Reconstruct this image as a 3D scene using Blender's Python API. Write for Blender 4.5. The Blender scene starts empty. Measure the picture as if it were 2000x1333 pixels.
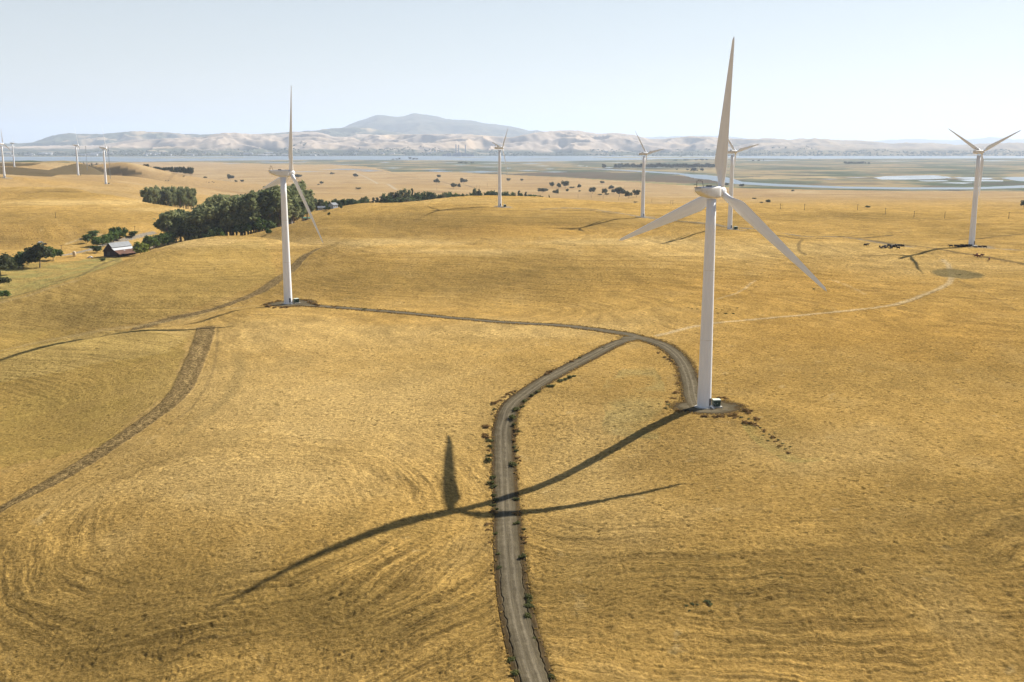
import bpy, bmesh, math, random
import numpy as np
from mathutils import Vector, Matrix

# ------------------------------------------------------------------ camera, sky, sun, exposure
SC = bpy.context.scene
F, CX, CY, YH = 2000.0, 1000.0, 666.5, 285.0        # lens in photo pixels, centre, eye-level row
PITCH = math.atan((CY - YH) / F)
SUN_AZ, SUN_EL = math.radians(49.0), math.radians(36.5)
SEA = -135.0                                         # sea level below the drone

cam = bpy.data.cameras.new('camera')
cam.sensor_width = 36.0
cam.lens = 36.0 * F / 2000.0
cam.clip_start, cam.clip_end = 1.0, 200000.0
cam_o = bpy.data.objects.new('camera', cam)
SC.collection.objects.link(cam_o)
cam_o.location = (0, 0, 0)
cam_o.rotation_euler = (math.pi / 2 - PITCH, 0, 0)
SC.camera = cam_o

world = bpy.data.worlds.new('World')
SC.world = world
world.use_nodes = True
wn = world.node_tree.nodes
sky = wn.new('ShaderNodeTexSky')
sky.sky_type = 'NISHITA'
sky.sun_disc = False
sky.sun_elevation = SUN_EL
sky.sun_rotation = SUN_AZ
sky.altitude = 100
sky.air_density = 1.0
sky.dust_density = 0.4
sky.ozone_density = 1.0
wn['Background'].inputs['Strength'].default_value = 0.05
# thin summer haze high in the air evens the clear-sky colours out towards the horizon
wl = world.node_tree.links
tc = wn.new('ShaderNodeTexCoord'); sx = wn.new('ShaderNodeSeparateXYZ'); wl.new(tc.outputs['Generated'], sx.inputs[0])
mr = wn.new('ShaderNodeMapRange'); wl.new(sx.outputs[2], mr.inputs['Value'])
for k, v in (('From Min', 0.0), ('From Max', 0.42), ('To Min', 0.72), ('To Max', 0.0)): mr.inputs[k].default_value = v
mx = wn.new('ShaderNodeMix'); mx.data_type = 'RGBA'
wl.new(mr.outputs[0], mx.inputs[0]); wl.new(sky.outputs[0], mx.inputs[6]); mx.inputs[7].default_value = (8.6, 8.8, 8.8, 1)
wl.new(mx.outputs[2], wn['Background'].inputs['Color'])

sun = bpy.data.lights.new('sun', 'SUN')
sun.energy = 5.0
sun.angle = math.radians(0.55)
sun.color = (1.0, 0.945, 0.86)
sun_o = bpy.data.objects.new('sun', sun)
SC.collection.objects.link(sun_o)
S = Vector((math.sin(SUN_AZ) * math.cos(SUN_EL), math.cos(SUN_AZ) * math.cos(SUN_EL), math.sin(SUN_EL)))
sun_o.location = S * 500
sun_o.rotation_euler = S.to_track_quat('Z', 'Y').to_euler()

SC.view_settings.view_transform = 'Standard'
SC.view_settings.look = 'None'
SC.view_settings.exposure = 0.95
SC.view_settings.gamma = 1.0
DENOISE = True
SC.cycles.max_bounces = 5
SC.cycles.diffuse_bounces = 2
SC.cycles.glossy_bounces = 2
SC.cycles.transparent_max_bounces = 4
SC.cycles.volume_bounces = 1
SC.cycles.use_denoising = DENOISE
SC.cycles.sample_clamp_indirect = 4.0

# ------------------------------------------------------------------ helpers
rng = np.random.default_rng(7)
random.seed(11)
C = SC.collection
FWD = np.array([0, math.cos(PITCH), -math.sin(PITCH)])
UPV = np.array([0, math.sin(PITCH), math.cos(PITCH)])


def slope(px, py):
    """ray of a photo pixel as (x/Y, z/Y)"""
    d1 = math.cos(PITCH) * F + math.sin(PITCH) * (CY - py)
    return (px - CX) / d1, (-math.sin(PITCH) * F + math.cos(PITCH) * (CY - py)) / d1


def at(px, py, Y):
    a, b = slope(px, py)
    return (a * Y, Y, b * Y)


def atz(px, py, z):
    a, b = slope(px, py)
    Y = z / b
    return (a * Y, Y, z)


_P = np.random.default_rng(3).permutation(512)
_G = np.random.default_rng(4).uniform(0, 2 * np.pi, 512)


def perlin(x, y):
    xi = np.floor(x).astype(np.int64); yi = np.floor(y).astype(np.int64)
    xf = x - xi; yf = y - yi
    u = xf * xf * xf * (xf * (xf * 6 - 15) + 10); v = yf * yf * yf * (yf * (yf * 6 - 15) + 10)

    def g(ix, iy, fx, fy):
        a = _G[_P[(_P[ix & 511] + iy) & 511]]
        return np.cos(a) * fx + np.sin(a) * fy
    n00 = g(xi, yi, xf, yf); n10 = g(xi + 1, yi, xf - 1, yf)
    n01 = g(xi, yi + 1, xf, yf - 1); n11 = g(xi + 1, yi + 1, xf - 1, yf - 1)
    return 1.4 * ((n00 * (1 - u) + n10 * u) * (1 - v) + (n01 * (1 - u) + n11 * u) * v)


def fbm(x, y, o=4, gain=0.5):
    s = 0; a = 1.0
    for k in range(o):
        s = s + a * perlin(x * 2 ** k + 17.3 * k, y * 2 ** k - 9.1 * k); a *= gain
    return s


def sstep(a, b, x):
    t = np.clip((x - a) / (b - a), 0, 1)
    return t * t * (3 - 2 * t)


def tag(o, label=None, cat=None, group=None, kind=None):
    if label: o['label'] = label
    if cat: o['category'] = cat
    if group: o['group'] = group
    if kind: o['kind'] = kind
    return o


def mesh_np(name, verts, quads, mat=None, smooth=True):
    """mesh from numpy arrays of verts (n,3) and quads (m,4) or tris (m,3)"""
    me = bpy.data.meshes.new(name)
    verts = np.ascontiguousarray(verts, dtype=np.float32); quads = np.ascontiguousarray(quads, dtype=np.int32)
    n, k = quads.shape
    me.vertices.add(len(verts)); me.vertices.foreach_set('co', verts.ravel())
    me.loops.add(n * k); me.loops.foreach_set('vertex_index', quads.ravel())
    me.polygons.add(n); me.polygons.foreach_set('loop_start', np.arange(0, n * k, k, dtype=np.int32))
    me.polygons.foreach_set('use_smooth', np.full(n, smooth))
    me.update(calc_edges=True)
    if mat: me.materials.append(mat)
    return me


def grid_quads(nr, nc, wrap=False):
    r, c = np.meshgrid(np.arange(nr - 1), np.arange(nc if wrap else nc - 1), indexing='ij')
    c2 = (c + 1) % nc
    return np.stack([r * nc + c, r * nc + c2, (r + 1) * nc + c2, (r + 1) * nc + c], -1).reshape(-1, 4)


def color_attr(me, col, name='Col'):
    a = me.attributes.new(name, 'FLOAT_COLOR', 'POINT')
    a.data.foreach_set('color', np.ascontiguousarray(col, dtype=np.float32).ravel())


def float_attr(me, val, name):
    a = me.attributes.new(name, 'FLOAT', 'POINT')
    a.data.foreach_set('value', np.ascontiguousarray(val, dtype=np.float32).ravel())


def link(name, me, parent=None, loc=(0, 0, 0)):
    o = bpy.data.objects.new(name, me)
    C.objects.link(o)
    o.location = loc
    if parent: o.parent = parent
    return o


def catmull(P, step):
    P = np.asarray(P, float)
    Q = np.vstack([2 * P[0] - P[1], P, 2 * P[-1] - P[-2]])
    out = []
    for i in range(1, len(Q) - 2):
        p0, p1, p2, p3 = Q[i - 1:i + 3]
        n = max(2, int(np.linalg.norm(p2 - p1) / step))
        t = np.linspace(0, 1, n, endpoint=False)[:, None]
        out.append(0.5 * (2 * p1 + (p2 - p0) * t + (2 * p0 - 5 * p1 + 4 * p2 - p3) * t ** 2 + (3 * p1 - p0 - 3 * p2 + p3) * t ** 3))
    out.append(P[-1:])
    return np.vstack(out)


# ------------------------------------------------------------------ node materials
class NT:
    def __init__(s, name):
        s.m = bpy.data.materials.new(name); s.m.use_nodes = True
        s.t = s.m.node_tree; s.n = s.t.nodes; s.n.clear()
        s.out = s.n.new('ShaderNodeOutputMaterial')
        s.b = s.n.new('ShaderNodeBsdfPrincipled')
        s.t.links.new(s.b.outputs[0], s.out.inputs[0])
        s.b.inputs['Specular IOR Level'].default_value = 0.25

    def l(s, a, b): s.t.links.new(a, b)

    def new(s, typ, **kw):
        n = s.n.new('ShaderNode' + typ)
        for k, v in kw.items(): setattr(n, k, v)
        return n

    def noise(s, vec, scale, detail=6, rough=0.6, dist=0.0, dim='3D'):
        n = s.new('TexNoise'); n.noise_dimensions = dim
        n.inputs['Scale'].default_value = scale; n.inputs['Detail'].default_value = detail
        n.inputs['Roughness'].default_value = rough; n.inputs['Distortion'].default_value = dist
        if vec is not None: s.l(vec, n.inputs['Vector'])
        return n.outputs['Fac']

    def ramp(s, fac, stops):
        r = s.new('ValToRGB'); e = r.color_ramp.elements
        while len(e) < len(stops): e.new(0.5)
        for el, (p, c) in zip(e, stops):
            el.position = p; el.color = (*c, 1) if len(c) == 3 else c
        s.l(fac, r.inputs['Fac'])
        return r.outputs['Color']

    def math(s, op, a, b=None, c=None, clamp=False):
        n = s.new('Math', operation=op); n.use_clamp = clamp
        for i, v in enumerate((a, b, c)):
            if v is None: continue
            if isinstance(v, (int, float)): n.inputs[i].default_value = v
            else: s.l(v, n.inputs[i])
        return n.outputs[0]

    def maprange(s, v, a, b, c, d):
        n = s.new('MapRange')
        s.l(v, n.inputs['Value'])
        for k, x in zip(('From Min', 'From Max', 'To Min', 'To Max'), (a, b, c, d)): n.inputs[k].default_value = x
        return n.outputs[0]

    def mix(s, fac, a, b, typ='MIX'):
        n = s.new('Mix', data_type='RGBA', blend_type=typ)
        for k, v in ((0, fac), (6, a), (7, b)):
            if isinstance(v, (int, float)): n.inputs[k].default_value = v
            elif isinstance(v, tuple): n.inputs[k].default_value = (*v, 1)
            else: s.l(v, n.inputs[k])
        return n.outputs[2]

    def scale(s, col, fac):
        n = s.new('VectorMath', operation='SCALE')
        s.l(col, n.inputs[0])
        if isinstance(fac, (int, float)): n.inputs['Scale'].default_value = fac
        else: s.l(fac, n.inputs['Scale'])
        return n.outputs[0]

    def bump(s, h, dist=1.0, strength=1.0):
        n = s.new('Bump'); n.inputs['Distance'].default_value = dist; n.inputs['Strength'].default_value = strength
        s.l(h, n.inputs['Height']); s.l(n.outputs[0], s.b.inputs['Normal'])

    def attr(s, name, out='Color'):
        n = s.new('Attribute'); n.attribute_name = name
        return n.outputs[out]

    def obj(s): return s.new('TexCoord').outputs['Object']

    def color(s, c):
        if isinstance(c, tuple): s.b.inputs['Base Color'].default_value = (*c, 1)
        else: s.l(c, s.b.inputs['Base Color'])

    def rough(s, r):
        if isinstance(r, (int, float)): s.b.inputs['Roughness'].default_value = r
        else: s.l(r, s.b.inputs['Roughness'])


# ------------------------------------------------------------------ terrain heights
CPZ = [  # (photo x, photo y, height below the drone): ground seen there
    # foreground bowl and crowns, partly read off the turbine shadow
    (1340, 805, -72.9), (1300, 822, -73.9), (1250, 848, -75.7), (1200, 877, -77.9), (1150, 906, -79.9), (1100, 931, -81.4),
    (1050, 953, -82.4), (1010, 967, -82.7), (960, 983, -82.9), (920, 993, -82.6), (868, 1003, -82.0), (800, 1017, -81.3),
    (700, 1042, -80.9), (620, 1070, -81.5), (550, 1098, -82.3), (490, 1127, -83.5), (430, 1160, -84.7), (385, 1190, -85.2),
    (0, 1240, -90.5), (300, 1240, -87.6), (600, 1240, -87), (850, 1240, -84.5), (0, 1333, -93), (300, 1333, -90.8), (600, 1333, -89.5), (850, 1333, -86), (1030, 1333, -82), (1300, 1333, -84), (1700, 1333, -86), (2000, 1333, -87),
    (0, 1160, -89), (200, 1160, -87), (720, 1160, -84), (1010, 1160, -83.5), (1300, 1160, -80.5), (1700, 1160, -80), (2000, 1160, -81),
    (0, 1000, -86.5), (250, 1000, -82.2), (450, 960, -79.5), (1200, 1010, -79.2), (1500, 1000, -75.8), (1900, 1000, -75.5),
    (400, 880, -78), (650, 900, -77.6), (868, 853, -77.6), (985, 860, -79), (1600, 900, -73.6), (1950, 900, -74),
    (1352, 948, -76.8), (985, 800, -75), (1060, 750, -73), (1220, 660, -70.6), (1000, 632, -71.5), (800, 612, -72.5), (620, 598, -72.8),
    (1440, 800, -73), (1375, 795, -73), (1330, 700, -71.5), (1500, 800, -72), (1700, 750, -70.5), (1950, 750, -71),
    (1500, 650, -67.8), (1800, 650, -66), (2000, 650, -65.5), (1230, 560, -66.5), (1230, 610, -69),
    (700, 750, -75.2), (700, 660, -74), (480, 750, -76.2), (450, 660, -75.5), (850, 700, -73.3), (1100, 690, -71.5),
    (410, 650, -76.2), (345, 780, -79), (200, 880, -82), (20, 990, -84.5),
    (270, 720, -80.3), (100, 800, -87.5), (0, 850, -90), (100, 860, -87.5), (0, 750, -86), (150, 690, -79.2), (0, 690, -79.8), (100, 670, -78.2), (180, 780, -84),
    (530, 598, -73.0), (500, 601, -72.9), (470, 605, -73.1), (440, 613, -74.1), (410, 623, -75.6), (390, 630, -76.5), (330, 638, -77), (278, 641, -76.6),
    (0, 640, -88), (120, 638, -86), (200, 600, -77.5), (200, 540, -70.5), (300, 487, -66.5), (380, 468, -60.5), (450, 461, -58.5), (520, 466, -59.8), (575, 478, -61.5), (100, 556, -76), (0, 602, -83),
    (400, 560, -71), (450, 520, -66.3), (500, 570, -72.5), (563, 594, -73), (555, 530, -69.5), (620, 488, -61.5),
    (700, 590, -72.3), (900, 592, -72.3), (1080, 595, -71), (700, 562, -68.7), (900, 564, -69), (1080, 568, -67.5), (700, 540, -65.3), (900, 540, -65.6), (1080, 540, -63.6), (900, 516, -61.8), (1100, 512, -59.4), (720, 512, -61.2),  (720, 492, -57.8), (900, 503, -60),
    (660, 470, -55.8), (740, 466, -54.2), (800, 471, -55), (850, 484, -57.4), (910, 490, -58.2), (960, 489, -57.8), (1050, 476, -55), (1170, 465, -53), (1270, 474, -55.6), (1330, 487, -58.7),
    (1500, 560, -64.5), (1800, 560, -62.5), (2000, 560, -61.5), (1880, 537, -60.5), (2000, 500, -55.5), (1400, 480, -57), (1500, 466, -54.3), (1600, 466, -53.6), (1700, 473, -53.8),
    (1890, 482, -53.6), (1860, 486, -53.4), (1830, 489, -53.2), (1800, 497, -54.2), (1770, 502, -54.6), (1980, 490, -54.5),
    (1425, 449, -54.6), (1400, 450, -54), (1370, 455, -54.8), (1340, 467, -57.8), (1310, 474, -59.3), (1285, 479, -60.2), (1490, 455, -54),
    (1255, 424, -56.4), (1235, 428, -57.2), (1210, 430, -57.3), (1180, 437, -59.3), (1150, 445, -61.5), (1125, 450, -62.9), (1330, 436, -56),
    (976, 404, -52.2), (955, 405, -52), (930, 408, -52.6), (905, 412, -53.7),
    (650, 445, -62), (620, 430, -60), (720, 405, -53), (800, 397, -51), (870, 390, -48.5), (950, 383, -46.3), (1050, 386, -47.8), (1150, 394, -51), (1250, 405, -54.5),
    (880, 484, -71), (880, 470, -68.5), (880, 458, -65.8), (860, 446, -62.3), (990, 446, -61), (1000, 470, -66), (700, 440, -62.5), (700, 425, -57.8), (720, 455, -66), (1100, 427, -56.5), (880, 430, -57.5), (1000, 415, -54), (850, 416, -54), (850, 400, -49.5),
    (1350, 420, -56.5), (1500, 440, -55), (1700, 435, -55.5), (1500, 412, -58.5), (1600, 409, -57.5), (1700, 411, -59), (1640, 424, -60), (1650, 417, -57.5), (1730, 420, -58.5), (1850, 430, -57.5), (1900, 445, -55), (2000, 445, -55.5), (1800, 455, -56),
    # left valley and the hills behind it
    (235, 502, -90), (100, 525, -90.5), (40, 562, -91), (5, 590, -91.5), (150, 482, -88), (60, 505, -90), (280, 472, -89), (330, 478, -90), (400, 470, -90), (540, 452, -86), (600, 420, -86),
    (0, 480, -87), (0, 430, -70), (0, 405, -62), (60, 396, -60.5), (130, 391, -60), (200, 393, -60.5), (280, 398, -64), (350, 406, -70), (400, 416, -78),
    (100, 440, -72), (250, 440, -76), (0, 450, -75), (380, 440, -83), (120, 468, -84),
    (90, 366, -56), (20, 372, -58), (160, 372, -58), (200, 383, -64), (240, 394, -72), (60, 384, -62),
    (207, 359, -63.4), (178, 360, -63.7), (153, 344, -60), (9, 349, -49), (60, 352, -52), (110, 345, -56), (250, 344, -60), (280, 352, -70), (330, 362, -84), (320, 345, -85),
    (28, 326, -44.6), (0, 327, -45), (65, 331, -48), (95, 334, -52), (120, 327, -47), (150, 321.5, -43), (175, 325, -47), (205, 332.5, -58), (232, 328.5, -53), (255, 333, -62), (275, 341, -78),
    (100, 316, -44), (50, 320, -46), (0, 317, -44), (150, 318, -50),
    (420, 400, -92), (450, 385, -97), (560, 382, -100), (640, 362, -112), (600, 372, -103), (680, 372, -104),
    (600, 350, -124), (400, 350, -118), (450, 335, -131), (850, 352, -124), (1000, 360, -118), (1100, 365, -118),
]
CPY = [  # (photo x, distance, height): hidden ground behind crests
    (740, 690, -73.5), (900, 690, -73.5), (1050, 680, -69), (600, 740, -76), (450, 800, -84), (300, 745, -84), (1170, 680, -62), (1500, 720, -58), (150, 640, -84), (520, 800, -82),
    (700, 1180, -66), (950, 1160, -62), (1150, 1130, -64), (850, 1400, -90), (700, 1420, -90), (1000, 1500, -92), (1150, 1500, -88), (1300, 1400, -78),
    (1500, 1300, -74), (1700, 1300, -76), (1900, 1250, -76), (1600, 1080, -66), (2000, 1250, -76),
    (100, 1310, -76), (250, 1370, -80), (0, 1250, -72), (300, 1500, -83), (100, 1560, -66), (200, 1560, -72),
    (100, 2600, -70), (250, 2500, -100), (0, 2600, -66), (60, 3400, -100), (200, 3000, -118), (400, 2400, -118),
    (217, 450, -86.5), (100, 440, -88.5), (0, 430, -90), (300, 472, -83), (370, 485, -79.5), (640, 1050, -70), (500, 1250, -88), (560, 1050, -84), (400, 1300, -86),
    (600, 3000, -126), (1000, 2500, -113), (1500, 2000, -98), (1900, 2000, -98), (1300, 2000, -97), (1800, 2600, -116), (1400, 2600, -116), (1200, 3100, -128), (1600, 3100, -128), (1950, 3050, -128),
    (300, 3600, -131), (800, 3600, -131),
    (2400, 300, -70), (2400, 600, -58), (2500, 1000, -60), (2500, 1800, -90), (2500, 3000, -122), (-300, 180, -92), (-300, 330, -90), (-300, 600, -84), (-400, 1000, -70), (-400, 1600, -60), (-400, 2400, -60),
    (2300, 150, -84), (-200, 3300, -105), (3000, 300, -72), (3200, 900, -66), (-1200, 300, -84), (-1200, 900, -74),
    (1000, 110, -83), (300, 110, -92), (1700, 110, -84),
]
_pts = [atz(*p) for p in CPZ] + [((px - CX) / F * Y / 0.98, Y, z) for px, Y, z in CPY]
_pts = np.array(_pts)
_tw = np.stack([np.arctan2(_pts[:, 0], _pts[:, 1]), 0.5 * np.log(_pts[:, 0] ** 2 + _pts[:, 1] ** 2)], 1)
_c2 = 0.022 ** 2


def _ker(d2): return np.sqrt(d2 + _c2)


_A = _ker(((_tw[:, None] - _tw[None]) ** 2).sum(-1))
_n = len(_tw)
_M = np.zeros((_n + 1, _n + 1)); _M[:_n, :_n] = _A - 8e-4 * np.eye(_n); _M[:_n, _n] = 1; _M[_n, :_n] = 1
_W = np.linalg.solve(_M, np.append(_pts[:, 2], 0))


def Zbase(x, y):
    x = np.asarray(x, float); y = np.asarray(y, float)
    sh = x.shape; x = x.ravel(); y = y.ravel()
    th = np.arctan2(x, y); r = np.hypot(x, y); w = np.log(np.maximum(r, 95.0))
    thc = np.clip(th, -0.75, 0.75)
    z = np.empty(len(x))
    for i in range(0, len(x), 20000):
        j = slice(i, i + 20000)
        d2 = (thc[j, None] - _tw[None, :, 0]) ** 2 + (w[j, None] - _tw[None, :, 1]) ** 2
        z[j] = _ker(d2) @ _W[:_n] + _W[_n]
    side = sstep(0.62, 1.1, np.abs(th))
    z = z * (1 - side) + (-80 - 12 * sstep(800, 2500, r) + 5 * fbm(x / 300, y / 300, 2)) * side
    right = sstep(0.02, 0.12, th)
    far = sstep(3000 - 400 * right, 4300 - 1180 * right, r)
    z = z * (1 - far) + (SEA + 0.3) * far
    # gentle natural undulation, only on the hills
    amp = sstep(120, 400, r) * (1 - sstep(2200, 3300, r))
    z += amp * ((0.35 + 0.9 * sstep(550, 1100, r)) * fbm(x / 70 + 3, y / 70, 3)) + 0.15 * fbm(x / 18, y / 18, 2) * (1 - sstep(700, 1500, r))
    z = np.maximum(z, SEA + 0.3)
    return z.reshape(sh)


def hit(px, py, Y0=90.0, Y1=9000.0):
    """first ground point on the ray of a photo pixel"""
    a, b = slope(px, py)
    Y = np.exp(np.linspace(math.log(Y0), math.log(Y1), 700))
    g = b * Y - Zbase(a * Y, Y)
    k = np.argmax(g < 0)
    if not (g < 0).any(): k = len(Y) - 1
    if k == 0: k = 1
    lo, hi = Y[k - 1], Y[k]
    t = g[k - 1] / (g[k - 1] - g[k] + 1e-9)
    y = lo + (hi - lo) * min(max(t, 0), 1)
    return np.array([a * y, y, float(Zbase(np.array([a * y]), np.array([y]))[0])])


def hitx(px, py, Y=None):
    if Y is None: return hit(px, py)
    x = slope(px, py)[0] * Y
    return np.array([x, Y, float(Zbase(np.array([x]), np.array([Y]))[0])])


def wpath(pts, step):
    """photo waypoints to a smooth ground path (x, y)"""
    return catmull([hitx(*p)[:2] for p in pts], step)


def inpoly(x, y, poly):
    x = np.asarray(x); r = np.zeros(x.shape, bool); n = len(poly)
    for i in range(n):
        (x1, y1), (x2, y2) = poly[i], poly[(i + 1) % n]
        c = ((y1 > y) != (y2 > y)) & (x < (x2 - x1) * (y - y1) / (y2 - y1 + 1e-12) + x1)
        r ^= c
    return r


def pathdist(x, y, path, reach):
    """distance to a path for the points within reach (others get a large value)"""
    d = np.full(len(x), 1e6)
    for i in range(0, len(path) - 1, 12):
        seg = path[i:i + 13]
        c0 = seg.min(0) - reach; c1 = seg.max(0) + reach
        k = np.where((x > c0[0]) & (x < c1[0]) & (y > c0[1]) & (y < c1[1]))[0]
        if len(k) == 0: continue
        best = np.full(len(k), 1e6)
        for a, b in zip(seg[:-1], seg[1:]):
            v = b - a; L2 = v @ v + 1e-9
            t = np.clip(((x[k] - a[0]) * v[0] + (y[k] - a[1]) * v[1]) / L2, 0, 1)
            best = np.minimum(best, np.hypot(x[k] - a[0] - t * v[0], y[k] - a[1] - t * v[1]))
        d[k] = np.minimum(d[k], best)
    return d


# turbines: kind, photo base, distance, yaw of the rotor axis, blade phase
TURB = [('big', 1375, 281.8, -72.8, 47, 7), ('big', 563, 475.1, -72.9, 56, 18), ('small', 976, 898.7, -52.2, 66, 43), ('small', 1255, 830.6, -56.4, 62, -39),
        ('small', 1425, 679.6, -54.6, 63, -42), ('small', 1897, 558.3, -54.0, 55, -58), ('big', 207, 1763.9, -63.4, 66, -15), ('big', 153, 2096.5, -60.0, 64, -17),
        ('small', 9, 1585.0, -49.0, 30, 2), ('small', 28, 2245.0, -44.6, 59, -28)]
TPOS = []
for k, px, Y, z, yaw, ph in TURB:
    py = {1375: 795, 563: 594, 976: 404, 1255: 424, 1425: 449, 1897: 482, 207: 359, 153: 344, 9: 349, 28: 326}[px]
    x = slope(px, py)[0] * Y
    TPOS.append(np.array([x, Y, float(Zbase(np.array([x]), np.array([Y]))[0])]))

# ------------------------------------------------------------------ gravel road, pads (real sheets laid on the ground)
R_MAIN = wpath([(1110, 1480), (1080, 1410), (1047, 1333), (1021, 1250), (1002, 1160), (993, 1070), (989, 1000), (985, 930), (983, 870), (985, 830), (1001, 790), (1043, 757), (1100, 724), (1160, 693), (1210, 669), (1250, 661)], 0.35)
R_LEFT = wpath([(1262, 664), (1215, 652), (1120, 639), (1000, 631), (900, 623), (800, 613), (700, 604.5), (630, 599), (590, 596.5)], 0.7)
R_PAD = wpath([(1215, 661), (1258, 663), (1300, 678), (1330, 705), (1347, 745), (1352, 775), (1362, 798)], 0.4)
ROADS = [(R_MAIN, 3.5), (R_LEFT, 3.0), (R_PAD, 3.5)]
PADS = [(TPOS[0] + np.array([1.0, 0.0, 0]), 10.5, 8.5), (TPOS[1] + np.array([0.5, 1, 0]), 12.5, 10)]

gv = NT('gravel')
uvn = gv.attr('lane', 'Vector')
sep = gv.new('SeparateXYZ'); gv.l(uvn, sep.inputs[0])
across, along = sep.outputs[0], sep.outputs[1]
oc = gv.obj()
fine = gv.noise(oc, 5.0, 5, 0.75)
mid = gv.noise(oc, 0.5, 5, 0.6)
# streaks running along the road
comb = gv.new('CombineXYZ'); gv.l(gv.math('MULTIPLY', across, 6.0), comb.inputs[0]); gv.l(gv.math('MULTIPLY', along, 0.05), comb.inputs[1])
streak = gv.noise(comb.outputs[0], 1.6, 6, 0.75, 0.4)
aab = gv.math('ABSOLUTE', gv.math('ADD', across, gv.maprange(mid, 0, 1, -0.12, 0.12)))
base = gv.ramp(aab, [(0.0, (0.105, 0.086, 0.054)), (0.10, (0.115, 0.093, 0.058)), (0.20, (0.165, 0.137, 0.09)), (0.32, (0.115, 0.093, 0.058)), (0.56, (0.095, 0.077, 0.046)), (0.70, (0.065, 0.045, 0.022)), (0.9, (0.075, 0.05, 0.022)), (1.0, (0.12, 0.08, 0.03))])
colr = gv.scale(base, gv.maprange(streak, 0.3, 0.7, 0.62, 1.42))
colr = gv.scale(colr, gv.math('MULTIPLY', gv.maprange(fine, 0.3, 0.7, 0.7, 1.3), gv.maprange(mid, 0.3, 0.7, 0.82, 1.18)))
gv.color(colr); gv.rough(0.95); gv.b.inputs['Specular IOR Level'].default_value = 0.0
gv.bump(fine, 0.08, 0.8)


def road_sheet(name, path, half, lift, ncross, rills=False, pebbles=False):
    t = np.gradient(path, axis=0); t /= np.linalg.norm(t, axis=1)[:, None]
    nrm = np.stack([t[:, 1], -t[:, 0]], 1)
    s = np.concatenate([[0], np.cumsum(np.linalg.norm(np.diff(path, axis=0), axis=1))])
    u = np.linspace(-1, 1, ncross)
    edgeL = 1 + 0.05 * fbm(s / 1.2, s * 0 + 1.5, 4) ; edgeR = 1 + 0.05 * fbm(s / 1.2, s * 0 + 40.5, 4)
    U, Sg = np.meshgrid(u, s)
    W = np.where(U < 0, edgeL[:, None], edgeR[:, None]) * half * U
    X = path[:, :1] + nrm[:, :1] * W; Y = path[:, 1:] + nrm[:, 1:] * W
    # the formation is level across and slightly crowned
    zc = Zbase(path[:, 0], path[:, 1])
    k = np.exp(-0.5 * (np.arange(-8, 9) / 3.5) ** 2); k /= k.sum()
    Z = Zbase(X, Y)
    ab = np.abs(U)
    Z = Z + lift + 0.10 * (1 - np.clip(ab / 0.75, 0, 1) ** 2) - 0.34 * sstep(0.86, 1.0, ab) + 0.02 * fbm(X * 1.3, Y * 1.3, 3)
    if rills:      # washed-out gullies along both edges
        for sgn, ph in ((-1, 3.0), (1, 60.0)):
            c = sgn * (0.62 + 0.10 * fbm(s / 5.0, s * 0 + ph, 4))
            dep = 0.40 * sstep(0.0, 0.5, fbm(s / 9.0, s * 0 + ph + 7, 3) + 0.55) * (1 - sstep(48, 75, s))
            wdt = 0.016 + 0.016 * np.abs(fbm(s / 2.0, s * 0 + ph + 13, 2))
            Z = Z - dep[:, None] * np.exp(-((U - c[:, None]) / wdt[:, None]) ** 2)
    V = np.stack([X, Y, Z], -1).reshape(-1, 3)
    me = mesh_np(name, V, grid_quads(len(s), ncross)[:, ::-1], gv.m)
    a = me.attributes.new('lane', 'FLOAT_VECTOR', 'POINT')
    a.data.foreach_set('vector', np.ascontiguousarray(np.stack([U, Sg, U * 0], -1).reshape(-1, 3), dtype=np.float32).ravel())
    return tag(link(name, me), kind='structure')


road_sheet('gravel_road', R_MAIN, 3.5, 0.10, 131, rills=True)
road_sheet('gravel_road', R_LEFT, 3.0, 0.125, 25)
road_sheet('gravel_road', R_PAD, 3.4, 0.15, 29)


def pad_sheet(c, rx, ry, lift):
    rr = np.linspace(0.02, 1, 26); aa = np.linspace(0, 2 * np.pi, 97)[:-1]
    Rg, Ag = np.meshgrid(rr, aa, indexing='ij')
    wob = 1 + 0.13 * fbm(np.cos(Ag) * 2 + c[0], np.sin(Ag) * 2, 5, 0.6)
    X = c[0] + np.cos(Ag) * Rg * rx * wob; Y = c[1] + np.sin(Ag) * Rg * ry * wob
    Z = Zbase(X, Y) + lift - 0.36 * sstep(0.92, 1.0, Rg)
    me = mesh_np('gravel_pad', np.stack([X, Y, Z], -1).reshape(-1, 3), grid_quads(len(rr), len(aa), True), gv.m)
    a = me.attributes.new('lane', 'FLOAT_VECTOR', 'POINT')
    uvv = np.stack([0.42 + 0.2 * fbm(X / 5, Y / 5, 4) + 0.5 * sstep(0.6, 1, Rg), X, X * 0], -1)
    a.data.foreach_set('vector', np.ascontiguousarray(uvv.reshape(-1, 3), dtype=np.float32).ravel())
    tag(link('gravel_pad', me), kind='structure')


for p, rx, ry in PADS: pad_sheet(p, rx, ry, 0.175)

# ------------------------------------------------------------------ ground sheet (one sheet to the horizon)


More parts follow.
